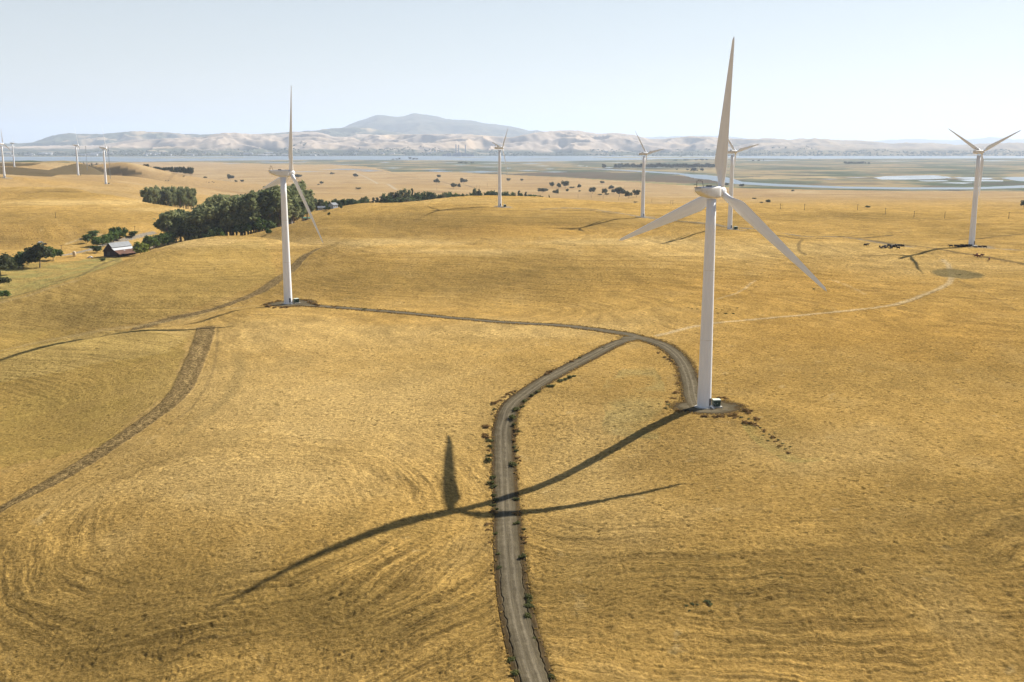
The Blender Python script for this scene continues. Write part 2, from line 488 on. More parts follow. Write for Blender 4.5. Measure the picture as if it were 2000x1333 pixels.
def build_ground():
    f = np.radians(np.arange(-33, 33.001, 0.06))
    side = np.radians(33 + (np.linspace(0, 1, 40)[1:-1] ** 1.5) * 147)
    th = np.concatenate([-side[::-1], f, side])
    r = [1.0] + [60 * 1.06 ** k for k in range(9)]
    x = 100.0
    while x < 340: r.append(x); x *= 1.0016
    while x < 460: r.append(x); x *= 1.0024
    while x < 3600: r.append(x); x *= 1.0032
    while x < 16000: r.append(x); x *= 1.012
    while x < 62000: r.append(x); x *= 1.06
    r = np.array(r)
    Rg, T = np.meshgrid(r, th, indexing='ij')
    X = (Rg * np.sin(T)).ravel(); Y = (Rg * np.cos(T)).ravel()
    Z = Zbase(X, Y)
    r = Rg.ravel()
    # photo coordinates of every ground point, used once to lay out the land cover and painted slope shading
    dep = Y * FWD[1] + Z * FWD[2]
    ok = dep > 5
    dd = np.where(ok, dep, 5)
    px = np.where(ok, CX + F * X / dd, -9999.0); py = np.where(ok, CY - F * (Y * UPV[1] + Z * UPV[2]) / dd, 9999.0)

    def mixc(col, m, c):
        m = np.asarray(m, float)[:, None]
        return col * (1 - m) + np.array(c)[None] * m
    big = fbm(X / 90, Y / 90, 4); sm = fbm(X / 22 + 5, Y / 22, 4); far = fbm(X / 400 + 2, Y / 400, 4)
    gold = np.array([0.435, 0.268, 0.074])
    col = np.repeat(gold[None], len(X), 0)
    col = mixc(col, sstep(0.0, 0.9, sm) * 0.45, (0.50, 0.335, 0.12))
    col = mixc(col, sstep(0.0, 0.9, big) * 0.6, (0.48, 0.295, 0.085))
    col = mixc(col, sstep(0.0, 0.9, -big) * 0.65, (0.29, 0.178, 0.048))
    col = mixc(col, sstep(0.1, 0.8, -sm) * 0.45, (0.27, 0.175, 0.05))
    col = mixc(col, 0.45 * sstep(0.75, 1.15, fbm(X / 5 + 90, Y / 5, 4, 0.6)), (0.17, 0.115, 0.045))
    col = mixc(col, 0.5 * sstep(0.7, 1.1, fbm(X / 8 + 50, Y / 8 + 20, 4, 0.6)), (0.54, 0.39, 0.17))
    # slope shading painted into the colour: brown hollows, pale crests; plus orange grass
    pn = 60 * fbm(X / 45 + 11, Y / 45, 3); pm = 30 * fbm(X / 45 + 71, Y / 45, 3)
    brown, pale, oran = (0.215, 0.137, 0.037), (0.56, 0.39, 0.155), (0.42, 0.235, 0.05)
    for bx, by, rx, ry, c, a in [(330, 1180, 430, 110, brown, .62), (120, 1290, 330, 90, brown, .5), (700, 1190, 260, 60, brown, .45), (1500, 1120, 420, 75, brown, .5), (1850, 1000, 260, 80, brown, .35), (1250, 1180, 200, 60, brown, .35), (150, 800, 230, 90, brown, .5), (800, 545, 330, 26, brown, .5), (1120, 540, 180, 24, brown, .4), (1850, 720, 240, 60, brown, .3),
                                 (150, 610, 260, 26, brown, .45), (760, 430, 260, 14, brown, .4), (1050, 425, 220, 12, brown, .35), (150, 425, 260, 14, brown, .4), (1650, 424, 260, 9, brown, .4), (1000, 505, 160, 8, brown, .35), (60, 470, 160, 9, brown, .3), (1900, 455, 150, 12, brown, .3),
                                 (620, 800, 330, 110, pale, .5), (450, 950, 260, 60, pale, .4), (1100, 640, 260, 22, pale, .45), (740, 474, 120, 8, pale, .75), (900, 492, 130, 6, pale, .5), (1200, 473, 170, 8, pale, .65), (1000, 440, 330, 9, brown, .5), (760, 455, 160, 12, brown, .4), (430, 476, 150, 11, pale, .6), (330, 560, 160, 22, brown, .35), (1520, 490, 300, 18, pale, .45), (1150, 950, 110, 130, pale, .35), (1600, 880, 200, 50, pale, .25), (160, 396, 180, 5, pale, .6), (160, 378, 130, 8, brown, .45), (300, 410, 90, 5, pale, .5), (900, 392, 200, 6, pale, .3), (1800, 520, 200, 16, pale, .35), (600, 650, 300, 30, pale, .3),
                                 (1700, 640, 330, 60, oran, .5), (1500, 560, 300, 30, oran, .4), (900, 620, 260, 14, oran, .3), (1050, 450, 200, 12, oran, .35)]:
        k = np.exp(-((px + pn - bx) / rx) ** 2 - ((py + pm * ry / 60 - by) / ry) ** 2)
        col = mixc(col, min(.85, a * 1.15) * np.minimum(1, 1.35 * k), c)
    # olive grass: left slopes and the valley floor by the barn
    nz = 8 * fbm(X / 12, Y / 12, 3)
    m = inpoly(px + nz, py + nz * 0.5, [(-400, 640), (280, 645), (370, 660), (330, 770), (200, 870), (-400, 1010)])
    col = mixc(col, m * (0.45 + 0.3 * sstep(-0.4, 0.6, sm)), (0.33, 0.225, 0.055))
    m = inpoly(px + nz, py + nz * .3, [(-400, 600), (120, 552), (300, 492), (520, 470), (540, 540), (420, 590), (270, 632), (-400, 690)])
    col = mixc(col, m * 0.45, (0.36, 0.25, 0.072))
    m = inpoly(px + nz, py + nz * .3, [(-400, 690), (-50, 690), (0, 690), (150, 655), (300, 640), (380, 645), (330, 690), (150, 720), (-50, 760)])
    col = mixc(col, m * 0.45, (0.42, 0.30, 0.105))
    m = inpoly(px + nz * .3, py + nz * .15, [(-300, 545), (60, 515), (130, 512), (180, 505), (235, 503), (240, 512), (120, 552), (0, 590), (-300, 620)])
    col = mixc(col, m * (0.4 + 0.5 * sstep(-0.4, 0.5, sm)), (0.26, 0.235, 0.075))
    m = inpoly(px + nz, py + nz * .4, [(1450, 830), (1560, 830), (1610, 900), (1540, 905), (1480, 870)])
    col = mixc(col, m * 0.4 * sstep(-.3, .5, sm), (0.24, 0.23, 0.07))
    m = inpoly(px + nz, py + nz * .4, [(1180, 740), (1270, 700), (1300, 760), (1290, 860), (1180, 850)])
    col = mixc(col, m * 0.4 * sstep(-.3, .5, sm), (0.30, 0.26, 0.10))
    # far plain
    plain = sstep(1350, 2300, r)
    col = mixc(col, plain * 0.85, (0.345, 0.235, 0.118))
    col = mixc(col, plain * 0.75 * sstep(0.0, 0.7, fbm(X / 200, Y / 170, 5, 0.6)), (0.27, 0.175, 0.085))
    col = mixc(col, plain * 0.6 * sstep(0.05, 0.6, fbm(X / 240 + 9, Y / 150 + 4, 5, 0.6)), (0.45, 0.33, 0.175))
    # dark brown hills
    nf = 2.0 * fbm(X / 60, Y / 60, 3)
    m = inpoly(px + nf, py + nf * 0.12, [(-80, 325), (30, 327), (60, 329.5), (95, 332.5), (120, 326), (150, 319), (175, 323), (205, 330), (232, 326), (255, 331), (285, 342.5), (240, 343.5), (200, 342.3), (150, 341.2), (112, 342), (100, 345.5), (60, 344), (0, 340.5), (-80, 340)])
    m |= inpoly(px, py, [(-80, 319.5), (30, 319), (80, 319.6), (60, 324), (30, 325.6), (-80, 326)])
    m &= (r > 1750) & (r < 3400)
    col = mixc(col, m * 0.92, (0.10, 0.078, 0.042))
    umber = m
    # marsh
    nm = 3.0 * fbm(X / 500, Y / 500, 4)
    marsh = inpoly(px + nm * 6, py + nm * .35, [(2600, 377), (2000, 374), (1900, 374), (1760, 373), (1600, 371), (1450, 368), (1300, 360), (1200, 353), (1100, 347), (1000, 342), (900, 338), (850, 336), (760, 336), (720, 326), (650, 322), (560, 322), (480, 319), (420, 317), (200, 318), (-900, 318), (-900, 290), (2600, 290)])
    marsh |= r > 9500
    streak = fbm(X / 500, Y / 420, 5, 0.62)
    mcol = np.repeat(np.array([[0.155, 0.155, 0.098]]), len(X), 0)
    mcol = mixc(mcol, sstep(0.0, 0.35, streak) * 0.9, (0.31, 0.235, 0.12))
    mcol = mixc(mcol, sstep(0.0, 0.4, -streak) * 0.85, (0.075, 0.095, 0.055))
    mcol = mixc(mcol, sstep(0.05, 0.6, fbm(X / 240 + 30, Y / 240, 4, 0.6)) * 0.6, (0.09, 0.07, 0.055))
    for poly, c, a in [([(980, 341), (1080, 337), (1160, 336), (1240, 339), (1330, 344), (1390, 351), (1420, 358), (1330, 358), (1200, 352), (1100, 346)], (0.10, 0.075, 0.052), .85),
                       ([(1420, 349), (1500, 344), (1620, 345), (1640, 348), (1500, 350)], (0.42, 0.31, 0.16), .8),
                       ([(1210, 331), (1330, 332), (1420, 333), (1420, 336), (1300, 335.5), (1210, 333)], (0.40, 0.30, 0.15), .8),
                       ([(560, 324), (720, 327), (760, 333), (640, 333), (520, 330)], (0.45, 0.32, 0.17), .7),
                       ([(1500, 321), (1700, 323), (1800, 325), (1600, 325), (1480, 323)], (0.36, 0.26, 0.15), .6),
                       ([(1100, 349), (1200, 355), (1300, 361), (1450, 369), (1440, 366), (1300, 358.5), (1200, 352.5), (1100, 346.5)], (0.20, 0.21, 0.07), .8)]:
        k = inpoly(px + nm * 3, py + nm * .25, poly)
        mcol = mixc(mcol, k * a * (0.7 + 0.3 * sstep(-.3, .3, streak)), c)
    col = np.where(marsh[:, None], mcol, col)
    rough = np.where(marsh, 0.35, 1.0)
    rough = rough * (1 - 0.2 * plain) * np.where(umber, 0.35, 1.0)
    # tracks, ploughed strips, worn paths
    clod = np.zeros(len(X))
    jit = 0.5 * fbm(X / 3, Y / 3, 3)

    def paint(pts, w, c, a, edge=0.35, isclod=0.0, wob=1.0, step=2.0):
        nonlocal col, clod
        P = wpath(pts, step)
        d = pathdist(X, Y, P, w * 1.6 + 2) + jit * wob
        mm = a * (1 - sstep(w * (1 - edge), w * (1 + edge), d))
        col = mixc(col, mm, c)
        if isclod: clod = np.maximum(clod, isclod * mm)
    soil = (0.135, 0.095, 0.045)
    paint([(-60, 1035), (20, 988), (120, 932), (200, 882), (280, 827), (345, 775), (375, 720), (395, 670), (403, 641)], 3.9, (0.19, 0.13, 0.056), 0.92, 0.14, 1.0, 0.5)
    paint([(-60, 1035), (20, 988), (120, 932), (200, 882), (280, 827), (345, 775), (375, 720), (395, 670), (402, 650)], 0.9, (0.36, 0.25, 0.10), 0.5, 0.6, 0.3, wob=1.5, step=0.6)
    paint([(270, 642), (340, 622), (430, 600), (490, 578), (535, 552), (580, 516), (621, 487)], 3.2, (0.15, 0.105, 0.05), 0.92, 0.15, 0.9, 0.6)
    paint([(-50, 697), (60, 672), (150, 655), (270, 637), (420, 608), (500, 598)], 1.6, (0.46, 0.34, 0.15), 0.5, 0.4)
    paint([(-40, 600), (0, 586), (60, 570), (115, 552), (150, 543)], 1.6, soil, 0.6, 0.4)
    paint([(-40, 606), (0, 592), (60, 576), (115, 558), (150, 549)], 2.2, (0.44, 0.33, 0.15), 0.5, 0.4)
    paint([(240, 506), (215, 511), (190, 521), (165, 535), (130, 545), (100, 552)], 2.2, (0.13, 0.105, 0.045), 0.7, 0.5, wob=2.5)
    paint([(100, 520), (40, 530), (-20, 535)], 1.5, (0.16, 0.13, 0.05), 0.4, 0.5, wob=2)
    paint([(460, 690), (470, 720), (450, 770), (415, 800), (350, 850)], 2.0, (0.20, 0.15, 0.06), 0.35, 0.6)
    paint([(425, 640), (423, 690), (410, 740), (380, 790), (330, 830)], 0.6, soil, 0.4, 0.5)
    straw = (0.54, 0.40, 0.21)
    paint([(1285, 656), (1380, 634), (1500, 622), (1650, 608), (1740, 597), (1800, 578), (1850, 556), (1858, 541), (1853, 520), (1843, 508)], 1.3, straw, 0.85, 0.5)
    paint([(1500, 624), (1650, 610), (1740, 600), (1800, 581), (1850, 559)], 0.45, soil, 0.5, 0.5)
    paint([(1400, 585), (1440, 572), (1475, 548)], 0.7, straw, 0.6, 0.5)
    paint([(1858, 545), (1920, 570), (1990, 610)], 0.5, soil, 0.35, 0.5)
    paint([(1573, 498), (1562, 490), (1560, 478), (1566, 469)], 1.0, soil, 0.7, 0.4)
    paint([(1566, 469), (1620, 485), (1670, 500), (1760, 490)], 0.5, soil, 0.45, 0.5)
    paint([(1843, 508), (1820, 497), (1760, 486)], 0.5, soil, 0.4, 0.5)
    paint([(1620, 545), (1660, 560), (1690, 575)], 0.5, straw, 0.5, 0.5)
    gravelc = (0.27, 0.235, 0.175)
    paint([(1060, 409), (1130, 407.5), (1190, 414), (1240, 422), (1290, 429), (1380, 437), (1430, 445), (1500, 453), (1560, 461), (1640, 463), (1700, 471), (1780, 483)], 2.4, (0.22, 0.19, 0.14), 0.9, 0.3)
    paint([(1060, 410.5), (1100, 411), (1160, 412.5), (1200, 418)], 2.4, soil, 0.8, 0.5)
    paint([(1310, 431), (1380, 439), (1440, 449), (1540, 464), (1600, 466), (1680, 466), (1740, 460)], 2.2, soil, 0.85, 0.5)
    paint([(1690, 468), (1780, 480), (1850, 490), (1930, 503), (2000, 516), (2100, 530)], 1.9, soil, 0.85, 0.5)
    paint([(1897, 484), (1950, 486), (2000, 490), (2100, 500)], 2.0, gravelc, 0.8, 0.3)
    paint([(1640, 463), (1700, 458), (1780, 453)], 1.8, soil, 0.7, 0.4)
    paint([(1860, 470), (1940, 463), (2010, 457)], 1.8, soil, 0.7, 0.4)
    paint([(870, 411), (910, 409), (950, 405), (980, 404)], 1.3, soil, 0.5, 0.4)
    paint([(976, 405), (1060, 409)], 1.5, (0.33, 0.26, 0.15), 0.5, 0.4)
    paint([(1580, 434), (1680, 429), (1760, 428)], 2.0, soil, 0.3, 0.5)
    # lanes in the valley and on the plain
    paint([(-30, 512), (60, 503), (120, 499), (150, 494), (180, 487), (205, 478), (235, 470), (270, 462), (300, 455)], 3.2, (0.27, 0.25, 0.215), 0.9, 0.2)
    paint([(130, 477), (150, 470), (172, 463), (200, 459)], 2.0, (0.5, 0.38, 0.2), 0.6, 0.4)
    paint([(680, 322), (740, 334), (790, 345), (860, 355), (925, 367)], 4.5, (0.13, 0.10, 0.07), 0.6, 0.4, step=12)
    paint([(690, 336), (725, 352), (775, 371)], 4.0, (0.42, 0.36, 0.27), 0.7, 0.4, step=12)
    paint([(1780, 427), (1850, 429.5), (1865, 430)], 3.0, (0.10, 0.075, 0.045), 0.7, 0.3)
    for pts in ([(1000, 367), (1050, 367), (1110, 369)], [(1150, 384), (1210, 386), (1260, 385)], [(1120, 380), (1160, 381), (1200, 380)], [(600, 338), (700, 338.5), (800, 339)], [(350, 345), (450, 345), (560, 345)], [(330, 352), (500, 352), (640, 351)], [(1450, 384), (1600, 386), (1750, 384)], [(1560, 377), (1640, 378), (1770, 378)]):
        paint(pts, 4.0, (0.17, 0.115, 0.06), 0.45, 0.7, wob=6, step=12)
    # dry hollow, pads
    for q, rx, ry in [(hitx(1870, 537), 12.5, 9.5)]:
        d = np.hypot((X - q[0]) / rx, (Y - q[1]) / ry) + 0.1 * jit
        col = mixc(col, 0.9 * (1 - sstep(0.85, 1.1, d)), (0.155, 0.125, 0.055))
    for q in TPOS[2:]:
        d = np.hypot(X - q[0] - 3, Y - q[1]) + jit * 2
        col = mixc(col, 0.8 * (1 - sstep(6, 10, d)), gravelc)
    # tractor rows: rings round the two near crowns, contour lines on the other hills
    rowA = np.hypot(X + 61, Y - 222) + 2.5 * sm; rowB = np.hypot((X - 62) * 0.8, Y - 262) + 2.5 * sm
    row = np.where(X < -3 - 0.0 * Y, rowA + 3 * big, rowB + 3 * big)
    rowamp = (1 - sstep(240, 290, r)) * np.where(X < -3, sstep(14, 40, rowA), 0.85 * sstep(45, 80, rowB)) * (0.35 + 0.65 * sstep(-0.5, 0.5, fbm(X / 30 + 70, Y / 30, 3)))
    rowfar = Z * 5.0 + 2 * big
    row = np.where(r < 300, row, rowfar)
    rowamp = np.where(r < 300, rowamp, 0.45 * sstep(330, 420, r) * (1 - plain))
    # micro relief of the grass; none under the road, where the ground is cut down
    cut = np.full(len(X), 1e6)
    for P, h in ROADS: cut = np.minimum(cut, pathdist(X, Y, P[::2], h + 6) - h)
    for q, rx, ry in PADS: cut = np.minimum(cut, (np.hypot((X - q[0]) / rx, (Y - q[1]) / ry) - 1) * ry)
    near = 1 - sstep(350, 520, r)
    tuss = 1 - np.abs(fbm(X / 1.7, Y / 1.7, 3, 0.6)) * 1.6
    relief = near * (0.20 * tuss * (0.55 + 0.45 * sstep(-.5, .5, fbm(X / 9, Y / 9, 2))) + 0.12 * fbm(X / 4.5, Y / 4.5, 2)) + (1 - near) * (1 - plain) * 0.30 * fbm(X / 7, Y / 7, 3) + 0.25 * clod * np.abs(perlin(X / 1.1, Y / 1.1))
    relief += near * rowamp * 0.16 * perlin(row / 1.4, np.arctan2(X, Y) * 9)
    onroad = 1 - sstep(-0.5, 0.5, cut)
    Z = Z + relief * (1 - onroad) - 0.75 * (1 - sstep(-1.0, -0.15, cut))
    berm = np.exp(-((cut - 0.5) / 0.7) ** 2) * (r < 600)
    Z = Z + 0.10 * berm
    col = mixc(col, 0.35 * berm, (0.30, 0.19, 0.06))
    V = np.stack([X, Y, Z], -1)
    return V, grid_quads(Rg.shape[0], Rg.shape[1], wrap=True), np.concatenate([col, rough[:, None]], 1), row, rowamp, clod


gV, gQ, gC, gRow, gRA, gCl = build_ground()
gm = NT('dry_grass')
oc = gm.obj()
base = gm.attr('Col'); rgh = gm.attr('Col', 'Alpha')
row = gm.attr('row', 'Fac'); ra = gm.attr('rowamp', 'Fac'); clod = gm.attr('clod', 'Fac')
n1 = gm.noise(oc, 1.1, 10, 0.78)                 # tussocks down to blades
n2 = gm.noise(oc, 0.10, 6, 0.65)                # patches
st = gm.new('Mapping'); gm.l(oc, st.inputs['Vector']); st.inputs['Rotation'].default_value = (0, 0, 0.5); st.inputs['Scale'].default_value = (0.7, 1.3, 1.0)
n3 = gm.noise(st.outputs[0], 1.1, 7, 0.7)       # combed by the wind
cb = gm.new('CombineXYZ'); gm.l(gm.math('MULTIPLY', row, 1.0), cb.inputs[0])
ocs = gm.new('VectorMath', operation='SCALE'); gm.l(oc, ocs.inputs[0]); ocs.inputs['Scale'].default_value = 0.06
cadd = gm.new('VectorMath', operation='ADD'); gm.l(cb.outputs[0], cadd.inputs[0]); gm.l(ocs.outputs[0], cadd.inputs[1])
nrow = gm.noise(cadd.outputs[0], 0.75, 5, 0.7)
m1 = gm.maprange(n1, 0.30, 0.70, 0.45, 1.5)
m2 = gm.maprange(n2, 0.30, 0.70, 0.82, 1.18)
m3 = gm.maprange(n3, 0.30, 0.70, 0.72, 1.28)
mr = gm.math('ADD', 1.0, gm.math('MULTIPLY', ra, gm.maprange(nrow, 0.36, 0.64, -0.62, 0.5)))
fac = gm.math('MULTIPLY', gm.math('MULTIPLY', m1, m2), gm.math('MULTIPLY', m3, mr))
fac = gm.math('ADD', 1.0, gm.math('MULTIPLY', rgh, gm.math('SUBTRACT', fac, 1.0)))
nc = gm.noise(oc, 1.0, 5, 0.75)
fc = gm.maprange(nc, 0.38, 0.62, 0.2, 1.95)
fac = gm.math('MULTIPLY', fac, gm.math('ADD', 1.0, gm.math('MULTIPLY', clod, gm.math('SUBTRACT', fc, 1.0))))
# sparse darker weeds and bare spots
nw = gm.noise(oc, 0.62, 4, 0.62)
vor = gm.new('TexVoronoi'); gm.l(oc, vor.inputs['Vector']); vor.inputs['Scale'].default_value = 0.42; vor.inputs['Randomness'].default_value = 1.0
vd = gm.math('ADD', vor.outputs['Distance'], gm.maprange(n1, 0.3, 0.7, -0.22, 0.22))
fl = gm.math('MULTIPLY', gm.maprange(vd, 0.16, 0.30, 0.55, 0.0), gm.maprange(n2, 0.42, 0.6, 0.15, 1.0))
fl2 = gm.maprange(nw, 0.60, 0.70, 0.0, 0.42)
fleck = gm.math('MULTIPLY', rgh, gm.math('MAXIMUM', gm.math('MAXIMUM', fl, fl2), 0.0))
fac = gm.math('MULTIPLY', fac, gm.math('SUBTRACT', 1.0, fleck))
fac = gm.math('MAXIMUM', fac, 0.12)
colr = gm.scale(base, gm.math('MULTIPLY', fac, 0.91))
# tussock hearts are greener-brown, tips paler
colr = gm.mix(gm.math('MULTIPLY', rgh, gm.math('MULTIPLY', rgh, gm.maprange(n1, 0.55, 0.75, 0.0, 0.35)), clamp=True), colr, (0.50, 0.37, 0.18))
colr = gm.mix(gm.math('MULTIPLY', rgh, gm.maprange(n3, 0.44, 0.30, 0.0, 0.6), clamp=True), colr, (0.14, 0.11, 0.035))
gm.l(gm.maprange(rgh, 0.55, 1.0, 0.0, 0.13), gm.b.inputs['Sheen Weight']); gm.b.inputs['Sheen Roughness'].default_value = 0.45; gm.b.inputs['Sheen Tint'].default_value = (1.0, 0.70, 0.28, 1)
gm.color(colr); gm.rough(1.0); gm.b.inputs['Specular IOR Level'].default_value = 0.0
h = gm.math('ADD', gm.math('MULTIPLY', n1, 0.45), gm.math('MULTIPLY', n3, 0.30))
h = gm.math('ADD', h, gm.math('MULTIPLY', gm.math('MULTIPLY', nrow, ra), 0.35))
h = gm.math('ADD', h, gm.math('MULTIPLY', gm.math('MULTIPLY', nc, clod), 0.6))
gm.bump(gm.math('MULTIPLY', h, gm.maprange(rgh, 0.3, 1.0, 0.3, 1.5)), 1.0, 1.0)
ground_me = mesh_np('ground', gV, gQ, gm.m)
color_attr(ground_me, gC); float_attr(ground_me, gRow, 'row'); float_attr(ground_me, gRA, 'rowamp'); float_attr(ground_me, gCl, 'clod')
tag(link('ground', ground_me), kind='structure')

# ------------------------------------------------------------------ water
wm = NT('water')
wm.color((0.07, 0.10, 0.12)); wm.rough(0.28); wm.b.inputs['Specular IOR Level'].default_value = 0.5
wn1 = wm.noise(wm.obj(), 0.25, 4, 0.6)
wm.bump(wn1, 0.25, 0.25)
wsalt = NT('shallow_water')
wsalt.color(wsalt.ramp(wsalt.noise(wsalt.obj(), 0.012, 6, 0.7), [(0.38, (0.13, 0.145, 0.13)), (0.6, (0.33, 0.345, 0.35))])); wsalt.rough(0.25)


def water_sheet(name, pts, lift, mat, wob=1.0, wl=150.0, n=None):
    """closed shore line given in photo waypoints on the sea-level plane"""
    P = np.array([atz(px, py, SEA + 0.3)[:2] for px, py in pts])
    out = []
    for a, b in zip(P, np.roll(P, -1, 0)):
        k = max(2, min(60, int(np.linalg.norm(b - a) / (wl * 0.4))))
        out.append(a + (b - a) * np.linspace(0, 1, k, endpoint=False)[:, None])
    P = np.vstack(out)
    P = P + wob * np.stack([fbm(P[:, 0] / wl, P[:, 1] / wl, 4), fbm(P[:, 0] / wl + 31, P[:, 1] / wl, 4)], 1) * wl * 0.25
    bm = bmesh.new()
    vs = [bm.verts.new((x, y, SEA + 0.3 + lift)) for x, y in P]
    es = [bm.edges.new((vs[i], vs[(i + 1) % len(vs)])) for i in range(len(vs))]
    bmesh.ops.triangle_fill(bm, use_beauty=True, use_dissolve=False, edges=es, normal=(0, 0, 1))
    for f in bm.faces:
        if f.normal.z < 0: f.normal_flip()
    me = bpy.data.meshes.new(name); bm.to_mesh(me); bm.free(); me.materials.append(mat)
    return tag(link(name, me), kind='structure')


water_sheet('bay', [(-500, 314), (0, 314), (150, 315), (300, 316.5), (360, 315), (420, 314.5), (500, 313.5), (620, 312.6), (700, 312.5), (800, 313.5), (900, 314), (1000, 316.5), (1100, 315.5), (1200, 313.5), (1300, 311), (1450, 309.6), (1560, 311), (1700, 310.5), (1850, 310), (2000, 309.8), (2500, 310),
                    (2500, 303), (2000, 303), (1700, 303.2), (1400, 303.6), (1200, 304), (1000, 304.5), (800, 305), (600, 305.4), (400, 306), (200, 306.4), (0, 306.5), (-500, 306)], 0.25, wm.m, 1.0, 400)
for pts in ([(1140, 308.2), (1240, 306.8), (1330, 306.2), (1420, 307), (1450, 308), (1380, 308.9), (1280, 309), (1200, 309.2)],
            [(1010, 311), (1060, 310.4), (1090, 311), (1050, 311.6)], [(220, 308.6), (330, 307.8), (460, 308), (520, 308.8), (420, 309.8), (300, 309.8)], [(870, 307.6), (940, 307.2), (950, 308), (890, 308.3)]):
    isl = NT('marsh_grass'); isl.color(isl.ramp(isl.noise(isl.obj(), 0.004, 5, 0.6), [(0.35, (0.12, 0.13, 0.07)), (0.65, (0.3, 0.24, 0.14))])); isl.rough(1.0)
    tag(water_sheet('marsh_island', pts, 0.6, isl.m, 1.0, 250), kind='structure')
water_sheet('river', [(1152, 329.6), (1180, 330.3), (1250, 333.8), (1320, 337.8), (1352, 341), (1378, 342), (1412, 345.5), (1432, 350), (1450, 355.5), (1520, 360), (1650, 365), (1760, 366.6), (1900, 366.5), (2000, 362.5), (2300, 356),
                      (2300, 360.5), (2000, 367.6), (1900, 370.4), (1760, 370.3), (1650, 368.8), (1520, 364.4), (1440, 360), (1405, 356), (1385, 351.5), (1358, 349), (1342, 345), (1327, 341.5), (1310, 340.3), (1250, 336.2), (1185, 332.2)], 0.25, wm.m, 0.5, 60)
for pts, mt in [([(1955, 348), (1975, 346.3), (2050, 346), (2300, 346), (2300, 358), (2020, 356.5), (1985, 353.5)], wm.m),
                ([(1705, 347.5), (1730, 344.8), (1770, 343.6), (1825, 343), (1850, 345.5), (1862, 348.5), (1820, 350.5), (1770, 351.5), (1720, 351.3)], wsalt.m),
                ([(1860, 347), (1905, 346.5), (1945, 348.5), (1930, 350.5), (1880, 350)], wsalt.m), ([(1870, 352), (1900, 350.5), (1960, 353), (1955, 355), (1890, 354.5)], wsalt.m), ([(1830, 358), (1860, 356.8), (1905, 357.3), (1880, 359.4)], wsalt.m), ([(1790, 353), (1840, 352.5), (1860, 354), (1810, 355)], wsalt.m)] + \
        [([(a, y), ((a + b) / 2, y - 1.5 * hh), (b, y - 0.1), ((a * 1 + b) / 2, y + 1.5 * hh)], wm.m) for a, b, y, hh in
         [(620, 738, 331.3, .75), (690, 750, 334.3, .8), (560, 640, 335.8, .35), (746, 788, 328.6, .6), (822, 872, 332.4, .6), (835, 885, 335.2, .7), (893, 985, 336.3, 1.1), (880, 920, 322.6, .5), (740, 765, 317.6, .5), (925, 985, 326.5, .5),
          (1010, 1065, 320.4, .5), (1045, 1075, 324.5, .4), (1010, 1055, 333.5, .6), (1053, 1113, 336.4, .6), (1062, 1085, 330.5, .5), (1125, 1142, 324.6, .4), (1143, 1150, 325.4, .4), (500, 540, 315.3, .35), (495, 600, 318.1, .6), (585, 605, 317, .4), (430, 475, 320.2, .35), (1180, 1198, 328, .6), (985, 1000, 329, .5), (1700, 1790, 315.2, .35), (1440, 1560, 314, .4), (1880, 2000, 314.6, .5), (1180, 1240, 318, .3), (860, 900, 318.2, .3), (930, 1000, 320, .35), (640, 700, 321.5, .3), (1650, 1700, 347.3, .4), (1600, 1640, 350.5, .3), (1240, 1300, 327.4, .4)]]:
    water_sheet('marsh_pond', pts, 0.3, mt, 0.6, 60 if mt is wsalt.m else 45)

# ------------------------------------------------------------------ far hills and the mountain


